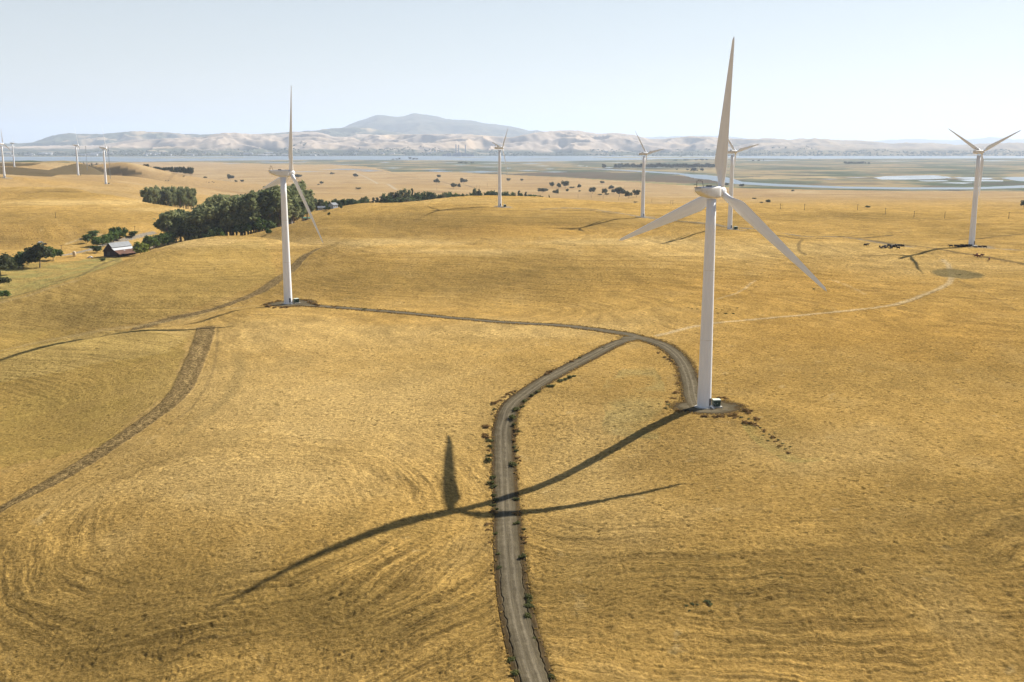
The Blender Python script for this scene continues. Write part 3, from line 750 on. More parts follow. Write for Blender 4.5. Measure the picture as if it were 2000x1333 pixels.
def ridge_layer(name, crest, D, depth, mat, spur, L, seed, colf=None, px0=-500, px1=2500, dpx=1.6, rows=110, back=0.35, power=1.0, foot=None):
    cx = np.array([c[0] for c in crest], float); cy = np.array([c[1] for c in crest], float)
    px = np.arange(px0, px1, dpx)
    k = np.exp(-0.5 * (np.arange(-9, 10) / 1.6) ** 2); k /= k.sum()
    py = np.interp(px, cx, cy)
    py = np.convolve(np.pad(py, 9, mode='edge'), k, 'valid')
    py = py - 0.9 * fbm(px / 16.0 + seed, px * 0 + seed, 5, 0.6)
    a = np.array([slope(p, 285)[0] for p in px])
    tt = np.linspace(0, 1 + back, rows)
    T, A = np.meshgrid(tt, a, indexing='ij')
    Y = D - depth * (1 - T); X = A * Y
    zc = np.array([slope(p, q)[1] for p, q in zip(px, py)]) * D
    k2 = np.exp(-0.5 * (np.arange(-40, 41) / 14.0) ** 2); k2 /= k2.sum()
    zs = np.convolve(np.pad(zc, 40, mode='edge'), k2, 'valid')
    P = np.where(T < 1, np.clip(T, 0, 1) ** power, 1 - 0.8 * sstep(1, 1 + back, T))
    nz = 1 - np.abs(fbm(X / L + seed, Y / L, 4, 0.42)) * 1.25
    nz2 = fbm(X / (L * 2.2) + seed + 8, Y / (L * 2.2), 3)
    env = 4 * np.clip(T, 0, 1) * (1 - np.clip(T, 0, 1)) ** 0.8
    Hh = zs[None] - SEA + (zc - zs)[None] * sstep(0.72, 1.0, T)
    Z = SEA - 8 + Hh * P + 8 * P + spur * env * (nz - 0.55 + 0.5 * nz2) * np.minimum(Hh, 420)
    if foot is not None: Z = np.maximum(Z, SEA - 8 + (foot + 25 * nz2) * sstep(0, 0.12, T) * (T < 1))
    # nothing in front may rise above the crest line
    lim = np.where(T < 1, (zc / D)[None] * Y - 6 * (1 - T), 1e9)
    Z = np.minimum(Z, np.maximum(lim, SEA - 8 + 0.6 * Hh * P))
    V = np.stack([X, Y, Z], -1).reshape(-1, 3)
    me = mesh_np(name, V, grid_quads(rows, len(px)), mat)
    if colf:
        color_attr(me, np.concatenate([colf(X.ravel(), Y.ravel(), Z.ravel(), T.ravel(), nz.ravel(), np.repeat(px[None], rows, 0).ravel()), np.ones((X.size, 1))], 1))
    tag(link(name, me), kind='structure')
    return (a, tt, X, Y, Z, D, depth)


hm = NT('hill_grass')
hn = hm.noise(hm.obj(), 0.02, 6, 0.65)
hm.color(hm.scale(hm.attr('Col'), hm.maprange(hn, 0.3, 0.7, 0.88, 1.12))); hm.rough(1.0); hm.b.inputs['Specular IOR Level'].default_value = 0.0


def mixa(a, b, m): return a * (1 - m[:, None]) + np.array(b)[None] * m[:, None]


def tancol(X, Y, Z, T, nz, px):
    c = np.repeat(np.array([[0.385, 0.305, 0.225]]), len(X), 0)
    n = fbm(X / 350, Y / 350, 4); n2 = fbm(X / 1500 + 4, Y / 1500, 3)
    c = mixa(c, (0.47, 0.35, 0.22), sstep(0, .8, n2))
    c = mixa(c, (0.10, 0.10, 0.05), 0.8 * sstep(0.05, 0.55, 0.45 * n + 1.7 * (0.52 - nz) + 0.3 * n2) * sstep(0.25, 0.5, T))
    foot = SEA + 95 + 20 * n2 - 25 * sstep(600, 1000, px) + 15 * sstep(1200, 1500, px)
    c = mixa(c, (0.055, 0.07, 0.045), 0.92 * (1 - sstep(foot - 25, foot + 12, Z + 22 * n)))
    c = mixa(c, (0.42, 0.34, 0.24), 0.6 * sstep(0.35, 0.6, fbm(X / 500 + 40, Y / 150, 3)) * (1 - sstep(foot - 20, foot, Z)))
    right = sstep(1250, 1700, px)
    c = mixa(c, (0.28, 0.215, 0.13), 0.55 * right)
    return c


def woodcol(X, Y, Z, T, nz, px):
    c = np.repeat(np.array([[0.085, 0.088, 0.048]]), len(X), 0)
    n = fbm(X / 700, Y / 700, 4)
    return mixa(c, (0.42, 0.31, 0.18), 0.75 * sstep(0.25, 0.6, n + 0.3 * (nz - 0.6)))


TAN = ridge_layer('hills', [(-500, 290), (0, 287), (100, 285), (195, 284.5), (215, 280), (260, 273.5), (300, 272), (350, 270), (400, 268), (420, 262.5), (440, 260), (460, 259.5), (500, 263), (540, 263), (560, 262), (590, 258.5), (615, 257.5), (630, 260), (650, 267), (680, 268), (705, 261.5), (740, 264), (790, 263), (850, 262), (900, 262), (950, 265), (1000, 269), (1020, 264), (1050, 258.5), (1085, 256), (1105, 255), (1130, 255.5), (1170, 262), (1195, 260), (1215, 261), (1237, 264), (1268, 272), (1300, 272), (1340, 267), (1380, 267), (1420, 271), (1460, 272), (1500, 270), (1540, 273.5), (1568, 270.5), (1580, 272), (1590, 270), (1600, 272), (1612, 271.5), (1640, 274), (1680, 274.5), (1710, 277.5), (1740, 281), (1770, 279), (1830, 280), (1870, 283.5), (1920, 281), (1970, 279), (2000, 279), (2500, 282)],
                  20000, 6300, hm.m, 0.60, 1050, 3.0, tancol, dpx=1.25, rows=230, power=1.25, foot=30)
ridge_layer('hills', [(-500, 284), (0, 281), (60, 279.5), (75, 275), (95, 267.5), (110, 264.5), (125, 261.5), (140, 260.5), (160, 262), (200, 262), (225, 260), (250, 257.5), (275, 256.5), (300, 258), (330, 259), (360, 262), (400, 263), (440, 261), (500, 262.5), (530, 261), (560, 258.5), (590, 257), (620, 255), (640, 252), (670, 250), (700, 249.5), (720, 250), (750, 255.5), (790, 261), (830, 266), (1000, 280), (2500, 292)],
            23500, 3000, hm.m, 0.5, 1100, 9.0, woodcol, px1=1500, dpx=2.0, rows=90)
mt = NT('mountain_scrub')
mn = mt.noise(mt.obj(), 0.004, 8, 0.6)
mt.color(mt.ramp(mn, [(0.3, (0.06, 0.065, 0.038)), (0.7, (0.15, 0.125, 0.07))])); mt.rough(1.0); mt.b.inputs['Specular IOR Level'].default_value = 0.0
ridge_layer('mountain', [(-500, 300), (500, 290), (600, 268), (640, 257), (670, 250), (685, 243), (700, 237), (720, 231), (735, 225.5), (745, 224.5), (765, 228), (785, 228.5), (800, 224), (812, 221.5), (830, 224), (845, 226), (870, 232), (890, 234.5), (920, 235), (940, 240), (970, 243), (990, 246), (1010, 249.5), (1020, 252), (1035, 256), (1050, 254.5), (1062, 258), (1080, 265), (1150, 280), (1400, 300)],
            31000, 7500, mt.m, 0.55, 2600, 21.0, px0=400, px1=1300, dpx=1.6, rows=120, power=1.05)
ridge_layer('hills', [(-500, 300), (1100, 290), (1200, 276), (1250, 269), (1300, 267), (1340, 265.5), (1380, 265), (1420, 266.5), (1450, 270), (1500, 276), (1600, 280), (1690, 277.5), (1730, 274), (1770, 272), (1800, 272), (1850, 274.5), (1890, 273), (1920, 270), (1940, 268), (1960, 270), (1985, 273), (2010, 271), (2200, 270), (2500, 274)],
            43000, 4000, mt.m, 0.25, 2500, 33.0, px0=1000, dpx=3.0, rows=50)

# ------------------------------------------------------------------ haze
hb = bmesh.new(); bmesh.ops.create_cube(hb, size=1.0)
hme = bpy.data.meshes.new('haze'); hb.to_mesh(hme); hb.free()
hz = link('haze', hme); hz.scale = (150000, 150000, 1500); hz.location = (0, 0, SEA - 12 + 750)
hmat = bpy.data.materials.new('haze'); hmat.use_nodes = True
t = hmat.node_tree; t.nodes.clear()
ho = t.nodes.new('ShaderNodeOutputMaterial'); hv = t.nodes.new('ShaderNodeVolumePrincipled')
hv.inputs['Color'].default_value = (0.69, 0.81, 1.0, 1)
hv.inputs['Density'].default_value = 3.2e-5
hv.inputs['Anisotropy'].default_value = 0.2
t.links.new(hv.outputs[0], ho.inputs['Volume'])
hme.materials.append(hmat)
tag(hz, kind='stuff')

# ------------------------------------------------------------------ materials of the things


def plain_mat(name, col, rough=0.6, var=0.15, scale=1.0, spec=0.25, streak=False):
    m = NT(name)
    v = m.obj()
    if streak:
        mp = m.new('Mapping'); m.l(v, mp.inputs['Vector']); mp.inputs['Scale'].default_value = (1.0, 1.0, 0.12); v = mp.outputs[0]
    n = m.noise(v, scale, 5, 0.65)
    m.color(m.scale(m.ramp(n, [(0.0, col), (1.0, col)]), m.maprange(n, 0.25, 0.75, 1 - var, 1 + var))); m.rough(rough)
    m.b.inputs['Specular IOR Level'].default_value = spec
    return m.m


M_WHITE = plain_mat('turbine_paint', (0.78, 0.79, 0.80), 0.45, 0.09, 0.5, 0.3, True)
M_FLANGE = plain_mat('flange_paint', (0.70, 0.69, 0.67), 0.6)
M_NAC = NT('nacelle_shell')
_nn = M_NAC.noise(M_NAC.obj(), 0.7, 6, 0.65)
M_NAC.color(M_NAC.ramp(_nn, [(0.28, (0.56, 0.53, 0.45)), (0.42, (0.69, 0.68, 0.64)), (0.7, (0.74, 0.73, 0.70))])); M_NAC.rough(0.5); M_NAC = M_NAC.m
M_DARK = plain_mat('dark_metal', (0.05, 0.05, 0.055), 0.6)
M_CONC = plain_mat('concrete', (0.42, 0.39, 0.33), 0.95, 0.2, 1.5)
M_CAB = plain_mat('cabinet_green', (0.03, 0.055, 0.035), 0.5, 0.1)
M_CABTOP = plain_mat('cabinet_lid', (0.55, 0.60, 0.50), 0.6, 0.1)
M_GALV = plain_mat('galvanised_roof', (0.19, 0.20, 0.21), 0.6, 0.2, 0.4, 0.2, False)
M_WROOF = plain_mat('white_roof', (0.46, 0.47, 0.48), 0.6, 0.12, 0.4)
M_RUST = plain_mat('rusty_roof', (0.12, 0.058, 0.036), 0.85, 0.4, 0.35)
M_BARN = plain_mat('weathered_boards', (0.045, 0.03, 0.024), 0.9, 0.35, 1.2, 0.1, True)
M_WALLW = plain_mat('white_wall', (0.66, 0.66, 0.64), 0.8, 0.08, 0.5)
M_WALLB = plain_mat('grey_blue_wall', (0.33, 0.37, 0.42), 0.8, 0.1, 0.5)
M_WALLT = plain_mat('tan_wall', (0.45, 0.38, 0.28), 0.85, 0.12, 0.5)
M_ROOFG = plain_mat('slate_roof', (0.15, 0.16, 0.18), 0.8, 0.15, 0.8)
M_ROOFGR = plain_mat('green_roof', (0.10, 0.22, 0.15), 0.6, 0.15, 0.8)
M_ROOFBR = plain_mat('brown_roof', (0.20, 0.11, 0.07), 0.85, 0.2, 0.8)
M_GLASS = plain_mat('window_glass', (0.03, 0.04, 0.05), 0.1, 0.1, 1, 0.5)
M_DOOR = plain_mat('door_board', (0.06, 0.05, 0.045), 0.8, 0.2)
M_TRUNK = plain_mat('bark', (0.20, 0.155, 0.11), 0.95, 0.3, 1.5, 0.1)
M_POLE = plain_mat('pole_wood', (0.11, 0.085, 0.065), 0.9, 0.2, 2.0, 0.1)
M_STEEL = plain_mat('mast_steel', (0.25, 0.27, 0.30), 0.5, 0.1)
M_COW = plain_mat('cow_hide_black', (0.018, 0.015, 0.014), 0.8, 0.3, 1.5, 0.15)
M_COWR = plain_mat('cow_hide_red', (0.16, 0.05, 0.028), 0.8, 0.3, 1.5, 0.15)
M_TYRE = plain_mat('tyre', (0.02, 0.02, 0.02), 0.9)
M_CARW = plain_mat('car_paint_white', (0.7, 0.7, 0.7), 0.3, 0.03, 1, 0.5)
M_CARD = plain_mat('car_paint_dark', (0.05, 0.06, 0.08), 0.3, 0.03, 1, 0.5)
M_TANK = plain_mat('tank_paint', (0.55, 0.44, 0.28), 0.7, 0.12, 0.8)
M_RUSTM = plain_mat('rusted_metal', (0.17, 0.08, 0.05), 0.9, 0.4, 1.0)


def leaf_mat(name, dark, light, trans=0.18):
    m = NT(name)
    oi = m.new('ObjectInfo')
    n = m.noise(m.obj(), 0.30, 5, 0.65)
    f = m.math('ADD', n, m.maprange(oi.outputs['Random'], 0, 1, -0.10, 0.10))
    m.color(m.ramp(f, [(0.32, dark), (0.68, light)])); m.rough(0.8); m.b.inputs['Specular IOR Level'].default_value = 0.12
    tr = m.new('BsdfTranslucent'); m.l(m.ramp(f, [(0.32, tuple(1.3 * c for c in dark)), (0.68, tuple(1.3 * c for c in light))]), tr.inputs['Color'])
    mx = m.new('MixShader'); mx.inputs[0].default_value = trans
    m.l(m.b.outputs[0], mx.inputs[1]); m.l(tr.outputs[0], mx.inputs[2]); m.l(mx.outputs[0], m.out.inputs[0])
    return m.m


L_EUC = leaf_mat('eucalyptus_leaves', (0.10, 0.125, 0.052), (0.32, 0.32, 0.15), 0.42)
L_OAK = leaf_mat('oak_leaves', (0.045, 0.055, 0.022), (0.14, 0.14, 0.062), 0.28)
L_GRN = leaf_mat('green_leaves', (0.045, 0.075, 0.016), (0.13, 0.19, 0.045), 0.25)
L_LIME = leaf_mat('lime_leaves', (0.11, 0.14, 0.02), (0.27, 0.30, 0.055), 0.3)
L_DKG = leaf_mat('dark_leaves', (0.038, 0.062, 0.018), (0.10, 0.14, 0.04), 0.22)
L_FAR = leaf_mat('pine_leaves', (0.03, 0.042, 0.024), (0.085, 0.10, 0.052), 0.15)
L_WEED = leaf_mat('weed_leaves', (0.05, 0.055, 0.014), (0.15, 0.15, 0.045), 0.25)
L_RUST = leaf_mat('dry_weed_stems', (0.14, 0.082, 0.027), (0.36, 0.22, 0.075), 0.3)
L_GREY = leaf_mat('sage_leaves', (0.09, 0.105, 0.06), (0.20, 0.21, 0.12))

# ------------------------------------------------------------------ mesh builders


def bm_obj(name, bm, mat, parent=None, smooth=False):
    me = bpy.data.meshes.new(name)
    bmesh.ops.recalc_face_normals(bm, faces=bm.faces)
    if smooth:
        for f in bm.faces: f.smooth = True
    bm.to_mesh(me); bm.free()
    me.materials.append(mat)
    return link(name, me, parent)


def bm_box(bm, c, s, bev=0.0, rot=None):
    r = bmesh.ops.create_cube(bm, size=1.0)
    vs = r['verts']
    bmesh.ops.scale(bm, vec=s, verts=vs)
    if bev > 0:
        es = list({e for v in vs for e in v.link_edges})
        rr = bmesh.ops.bevel(bm, geom=es, offset=bev, segments=2, affect='EDGES', profile=0.5)
        vs = list({v for f in rr['faces'] for v in f.verts} | {v for v in vs if v.is_valid})
    if rot is not None: bmesh.ops.rotate(bm, verts=vs, cent=(0, 0, 0), matrix=rot)
    bmesh.ops.translate(bm, vec=c, verts=vs)
    return vs


def bm_loft(bm, rings, cap=True):
    """rings: list of equal-length point lists"""
    R = [[bm.verts.new(p) for p in ring] for ring in rings]
    n = len(R[0])
    for a, b in zip(R[:-1], R[1:]):
        for i in range(n): bm.faces.new((a[i], a[(i + 1) % n], b[(i + 1) % n], b[i]))
    if cap:
        bm.faces.new(R[0][::-1]); bm.faces.new(R[-1])


def bm_lathe(bm, prof, n=32, axis='Z', c=(0, 0, 0)):
    rings = []
    for r, h in prof:
        ring = []
        for k in range(n):
            a = 2 * math.pi * k / n
            p = (r * math.cos(a), r * math.sin(a), h) if axis == 'Z' else (r * math.cos(a), h, -r * math.sin(a))
            ring.append(tuple(p[i] + c[i] for i in range(3)))
        rings.append(ring)
    bm_loft(bm, rings)


def bm_tube(bm, pts, rad, n=6):
    pts = [Vector(p) for p in pts]
    if isinstance(rad, (int, float)): rad = [rad] * len(pts)
    rings = []
    for i, p in enumerate(pts):
        d = (pts[min(i + 1, len(pts) - 1)] - pts[max(i - 1, 0)]).normalized()
        a = d.orthogonal().normalized(); b = d.cross(a)
        if i and rings:      # keep the frame from flipping
            pa = (Vector(rings[-1][0]) - pts[i - 1]); pa = (pa - d * pa.dot(d))
            if pa.length > 1e-6: a = pa.normalized(); b = d.cross(a)
        rings.append([tuple(p + rad[i] * (math.cos(2 * math.pi * k / n) * a + math.sin(2 * math.pi * k / n) * b)) for k in range(n)])
    bm_loft(bm, rings)


def empty(name, loc=(0, 0, 0), rz=0.0, label=None, cat=None, group=None):
    o = bpy.data.objects.new(name, None); C.objects.link(o)
    o.empty_display_size = 0.5
    o.location = loc; o.rotation_euler = (0, 0, rz)
    return tag(o, label, cat, group)


def copy_tree(src, loc, rz, scale=(1, 1, 1), label=None, group=None):
    o = src.copy(); C.objects.link(o)
    o.location = loc; o.rotation_euler = (0, 0, rz); o.scale = scale
    if label: o['label'] = label
    if group: o['group'] = group
    for ch in src.children:
        c = ch.copy(); C.objects.link(c); c.parent = o
        for g in ch.children:
            d = g.copy(); C.objects.link(d); d.parent = c
    return o


# ------------------------------------------------------------------ wind turbines


def blade_mesh(L, chord, root_r, r0, pitch=0.0, bend=0.0):
    bm = bmesh.new(); rings = []; n = 22
    for i in range(40):
        t = i / 39.0; s = t ** 1.0
        r = r0 + (L - r0) * s
        q = r / L
        if q < 0.20: c = root_r * 2 + (chord - root_r * 2) * float(sstep(0.05, 0.20, q))
        else: c = chord * (1 - (q - 0.20) / 0.80) ** 0.92 * 0.84 + chord * 0.16
        if q > 0.985: c *= max(0.2, math.sqrt(max(0.0, 1 - ((q - 0.985) / 0.015) ** 2)))
        rnd = 1 - float(sstep(0.05, 0.19, q))               # circular root blends to an aerofoil
        th = root_r * 2 * rnd + (1 - rnd) * c * (0.30 - 0.17 * q)
        tw = math.radians(14 * (1 - q) ** 1.6) + pitch
        ring = []
        for k in range(n):
            a = 2 * math.pi * k / n
            xc = math.cos(a); yc = math.sin(a)
            xa = 0.5 * xc * c + (1 - rnd) * (-0.18 * c)
            ya = 0.5 * th * yc * (rnd + (1 - rnd) * (0.55 + 0.45 * xc) * 1.15)
            x = xa * math.cos(tw) - ya * math.sin(tw); y = xa * math.sin(tw) + ya * math.cos(tw)
            ring.append((x, y + bend * q * q, r))
        rings.append(ring)
    bm_loft(bm, rings)
    me = bpy.data.meshes.new('blade')
    bmesh.ops.recalc_face_normals(bm, faces=bm.faces)
    for f in bm.faces: f.smooth = True
    bm.to_mesh(me); bm.free(); me.materials.append(M_WHITE)
    return me


def rrect(w, h, cz, y, k=0.2, n=5):
    """rounded rectangle section in x/z at station y"""
    pts = []
    r = k * min(w, h)
    for sx, sz, a0 in ((1, 1, 0), (-1, 1, 90), (-1, -1, 180), (1, -1, 270)):
        for i in range(n):
            a = math.radians(a0 + 90 * i / (n - 1))
            pts.append((sx * (w / 2 - r) + r * math.cos(a), y, cz + sz * (h / 2 - r) + r * math.sin(a)))
    return pts


def make_turbine(kind):
    big = kind == 'big'
    H = 60.4 if big else 50.4
    root = empty('wind_turbine', cat='wind turbine', group='wind turbines on the dry hills')
    rb, rt = (1.95, 1.28) if big else (1.6, 1.0)
    bm = bmesh.new()
    prof = [(rb, 0.0)] + [(rb + (rt - rb) * q, (H - 1.9) * q) for q in (0.001, 0.25, 0.333, 0.3345, 0.5, 0.666, 0.6675, 0.85, 1.0)]
    bm_lathe(bm, prof, 40)
    tower = bm_obj('tower', bm, M_WHITE, root, True)
    for q in (0.333, 0.667):
        bm = bmesh.new(); rq = rb + (rt - rb) * q; zq = (H - 1.9) * q
        bm_lathe(bm, [(rq - .02, zq - .13), (rq + .035, zq - .12), (rq + .035, zq + .12), (rq - .02, zq + .13)], 40)
        bm_obj('flange', bm, M_FLANGE, tower)
    bm = bmesh.new()
    for k in range(4): bm_box(bm, (0, -rb - 0.35 - 0.3 * k, 0.75 - 0.2 * k), (1.1, 0.3, 0.06))
    for sx in (-.55, .55): bm_tube(bm, [(sx, -rb - 1.4, .1), (sx, -rb - 1.4, 1.1), (sx, -rb - .1, 1.9)], .03, 5)
    bmesh.ops.rotate(bm, verts=bm.verts, cent=(0, 0, 0), matrix=Matrix.Rotation(math.radians(95), 3, 'Z'))
    bm_obj('steps', bm, M_STEEL, tower)
    bm = bmesh.new(); bm_lathe(bm, [(rb + 0.75, -1.2), (rb + 0.75, 0.10), (rb + 0.65, 0.16), (rb + 0.05, 0.17)], 40)
    bm_obj('foundation', bm, M_CONC, root)
    bm = bmesh.new()
    a = math.radians(-40)
    bm_box(bm, (0, 0, 0), (0.9, 0.12, 2.1), 0.05)
    bmesh.ops.translate(bm, verts=bm.verts, vec=(0, -rb + 0.02, 1.75))
    bmesh.ops.rotate(bm, verts=bm.verts, cent=(0, 0, 0), matrix=Matrix.Rotation(math.radians(95), 3, 'Z'))
    bm_obj('door', bm, M_DARK, tower)
    bm = bmesh.new()
    if big:
        st = [(-6.4, 1.9, 0.9, .95), (-6.1, 2.4, 1.3, .75), (-4.8, 3.0, 2.0, .45), (-3.0, 3.3, 2.7, .15), (-0.8, 3.4, 3.2, -.05), (1.2, 3.35, 3.25, -.05), (2.2, 3.1, 3.1, -.03), (2.6, 2.5, 2.5, 0)]
    else:
        st = [(-4.4, 1.7, 1.5, .05), (-4.2, 2.0, 1.8, .0), (-2.0, 2.1, 2.0, 0), (0.8, 2.1, 2.0, 0), (1.5, 1.8, 1.8, 0), (1.7, 1.5, 1.5, 0)]
    bm_loft(bm, [rrect(w, h, H + cz, y) for y, w, h, cz in st])
    nac = bm_obj('nacelle', bm, M_NAC, root, True)
    for p in nac.data.polygons: p.use_smooth = True
    # roof hatch, rear vent and the wind-vane frame
    zt = H + (1.5 if big else 1.0)
    bm = bmesh.new(); bm_box(bm, (0.2, -1.6, zt + 0.12), (1.2, 1.1, 0.42), 0.06); bm_obj('hatch', bm, M_DARK, nac)
    if big:
        bm = bmesh.new(); bm_box(bm, (0, -6.15, H + 1.32), (2.1, 0.7, 0.14), 0.03); bm_obj('vent', bm, M_DARK, nac)
        bm = bmesh.new()
        bm_tube(bm, [(-0.9, -5.6, H + 1.2), (-0.9, -5.6, H + 3.1), (0.9, -5.6, H + 3.1), (0.9, -5.0, H + 1.3)], 0.07)
        bm_tube(bm, [(-0.9, -5.6, H + 2.1), (-1.5, -6.2, H + 2.1)], 0.05); bm_tube(bm, [(-0.3, -5.6, H + 3.1), (-0.3, -5.6, H + 3.6)], 0.05); bm_tube(bm, [(0.4, -5.6, H + 3.1), (0.4, -5.6, H + 3.5)], 0.05)
        bm_obj('wind_vane_frame', bm, M_DARK, nac)
    else:
        bm = bmesh.new(); bm_tube(bm, [(0, -4.0, H + 0.8), (0, -4.0, H + 2.1)], 0.06); bm_tube(bm, [(-0.5, -4.0, H + 1.9), (0.5, -4.0, H + 1.9)], 0.05)
        bm_obj('wind_vane_frame', bm, M_DARK, nac)
    hy, hr = (4.0, 1.55) if big else (2.7, 1.05)
    bm = bmesh.new()
    bm_lathe(bm, [(hr * .95, hy - 1.35 * hr * .8), (hr, hy - 0.6 * hr), (hr, hy), (hr * .93, hy + .45 * hr), (hr * .7, hy + .85 * hr), (hr * .35, hy + 1.08 * hr), (0.02, hy + 1.15 * hr)], 32, 'Y', (0, 0, H))
    bm_obj('hub', bm, M_WHITE, root, True)
    me = blade_mesh(41.0, 3.9, 0.9, 1.0, math.radians(-PITCHB[0]), 0.0) if big else blade_mesh(23.8, 2.0, 0.5, 0.7, math.radians(-PITCHB[1]), 0.0)
    for k in range(3):
        b = link('blade', me, root, (0, hy, H))
    return root, hy, H


PITCHB = (5.0, 5.0)
proto = {}
TL = ['tall white wind turbine standing closest, at the end of the curved gravel road', 'tall white wind turbine on a gravel pad where the narrow gravel road ends, left hill',
      'slender wind turbine on the middle ridge in front of the far tree line', 'slender wind turbine with two blades raised in a V, above the lone oaks',
      'slender wind turbine partly hidden behind the nearest turbine', 'slender wind turbine with two blades raised in a wide V, beside the resting cattle',
      'distant wind turbine just left of the guyed mast nearest the eucalyptus trees', 'distant wind turbine on the light slope just left of the farther guyed mast',
      'distant wind turbine at the left edge with three blades showing', 'farthest wind turbine, small, beyond the dark brown hill at left']
for (kind, px, Y, z, yaw, ph), P, lab in zip(TURB, TPOS, TL):
    if kind not in proto:
        proto[kind] = make_turbine(kind); r = proto[kind][0]
    else: r = copy_tree(proto[kind][0], (0, 0, 0), 0)
    r['label'] = lab
    r.location = (P[0], P[1], P[2] + (0.22 if Y < 480 else 0.0))
    r.rotation_euler = (0, 0, -math.radians(yaw))
    hy, H = proto[kind][1:]
    tilt = Matrix.Rotation(math.radians(5), 4, 'X')
    for k, b in enumerate([c for c in r.children if c.name.split('.')[0] == 'blade']):
        b.matrix_local = Matrix.Translation((0, hy, H)) @ tilt @ Matrix.Rotation(math.radians(ph + 120 * k), 4, 'Y')


def make_cabinet():
    root = empty('transformer_cabinet', cat='electrical cabinet', group='transformer cabinets beside the turbines')
    bm = bmesh.new(); bm_box(bm, (0, 0, 0.02), (2.9, 2.6, 0.4), 0.03); bm_obj('plinth', bm, M_CONC, root)
    bm = bmesh.new(); bm_box(bm, (0, 0, 1.12), (2.0, 1.7, 1.8), 0.05); bm_box(bm, (0, 1.05, 1.0), (1.7, 0.5, 1.3), 0.03); body = bm_obj('body', bm, M_CAB, root)
    bm = bmesh.new(); bm_box(bm, (0, 0, 2.1), (2.15, 1.85, 0.16), 0.04); bm_obj('lid', bm, M_CABTOP, root)
    for s in (-1, 1):
        bm = bmesh.new(); bm_box(bm, (s * 0.48, -0.87, 1.1), (0.9, 0.05, 1.55), 0.02); d = bm_obj('door', bm, M_CAB, root)
        bm = bmesh.new(); bm_box(bm, (s * 0.1, -0.92, 1.15), (0.05, 0.06, 0.25), 0.01); bm_obj('handle', bm, M_CABTOP, d)
    bm = bmesh.new(); bm_box(bm, (0, -0.875, 1.93), (2.0, 0.05, 0.08), 0.01); bm_obj('trim', bm, M_CABTOP, root)
    return root


cab0 = make_cabinet()
for i, (j, dx, dy, rz, lab) in enumerate([(0, 3.6, 0.6, 0.1, 'dark green transformer cabinet with pale lid beside the nearest turbine'), (1, 3.6, 1.2, 0.7, 'dark green transformer cabinet on the pad of the turbine on the left hill'),
                                          (2, 4.5, 0.5, 0.3, 'small dark cabinet at the foot of the turbine on the middle ridge'), (4, 4.2, 1.0, 0.4, 'small dark cabinet by the turbine partly hidden behind the nearest one'), (6, 5, 0, 0.2, 'tiny dark cabinet at the foot of the turbine beside the nearer guyed mast'), (7, 5, 0, 0.2, 'tiny dark cabinet at the foot of the turbine beside the farther guyed mast')]):
    P = TPOS[j]; x, y = P[0] + dx, P[1] + dy
    z = float(Zbase(np.array([x]), np.array([y]))[0]) + (0.25 if j < 2 else 0.05)
    c = cab0 if i == 0 else copy_tree(cab0, (0, 0, 0), 0)
    c.location = (x, y, z); c.rotation_euler = (0, 0, rz); c['label'] = lab


def make_mast(h):
    root = empty('guyed_mast', cat='mast', group='guyed weather masts')
    bm = bmesh.new(); w = 0.55
    cs = [(w * math.cos(a), w * math.sin(a)) for a in (0.3, 0.3 + 2.094, 0.3 + 4.189)]
    for x, y in cs: bm_tube(bm, [(x, y, -1), (x * .8, y * .8, h)], 0.16, 5)
    k = int(h / 1.6)
    for i in range(k):
        for q in range(3):
            a, b = cs[q], cs[(q + 1) % 3]
            bm_tube(bm, [(a[0], a[1], i * 1.6), (b[0], b[1], i * 1.6 + 1.6)], 0.07, 4)
    bm_obj('lattice', bm, M_STEEL, root)
    bm = bmesh.new()
    for hh in (h * .5, h * .95):
        for q in range(3):
            a = 0.3 + 2.094 * q
            bm_tube(bm, [(0, 0, hh), (h * .45 * math.cos(a), h * .45 * math.sin(a), -2)], 0.03, 4)
    bm_obj('guy_wire', bm, M_STEEL, root)
    bm = bmesh.new(); bm_box(bm, (0, 0, h + .5), (1.6, .3, 1.2), 0.05); bm_obj('sensor', bm, M_STEEL, root)
    return root


for (px, py, top, Y, lab) in [(170.7, 336.5, 287, 2330, 'thin grey guyed mast farther away, standing on the dark brown hill'), (215.5, 348.5, 288, 1960, 'thin grey guyed mast nearer, standing right of a turbine on the light slope')]:
    q = hitx(px, py, Y)
    h = slope(px, top)[1] * Y - q[2]
    m = make_mast(h); m.location = q; m['label'] = lab

# ------------------------------------------------------------------ trees and shrubs


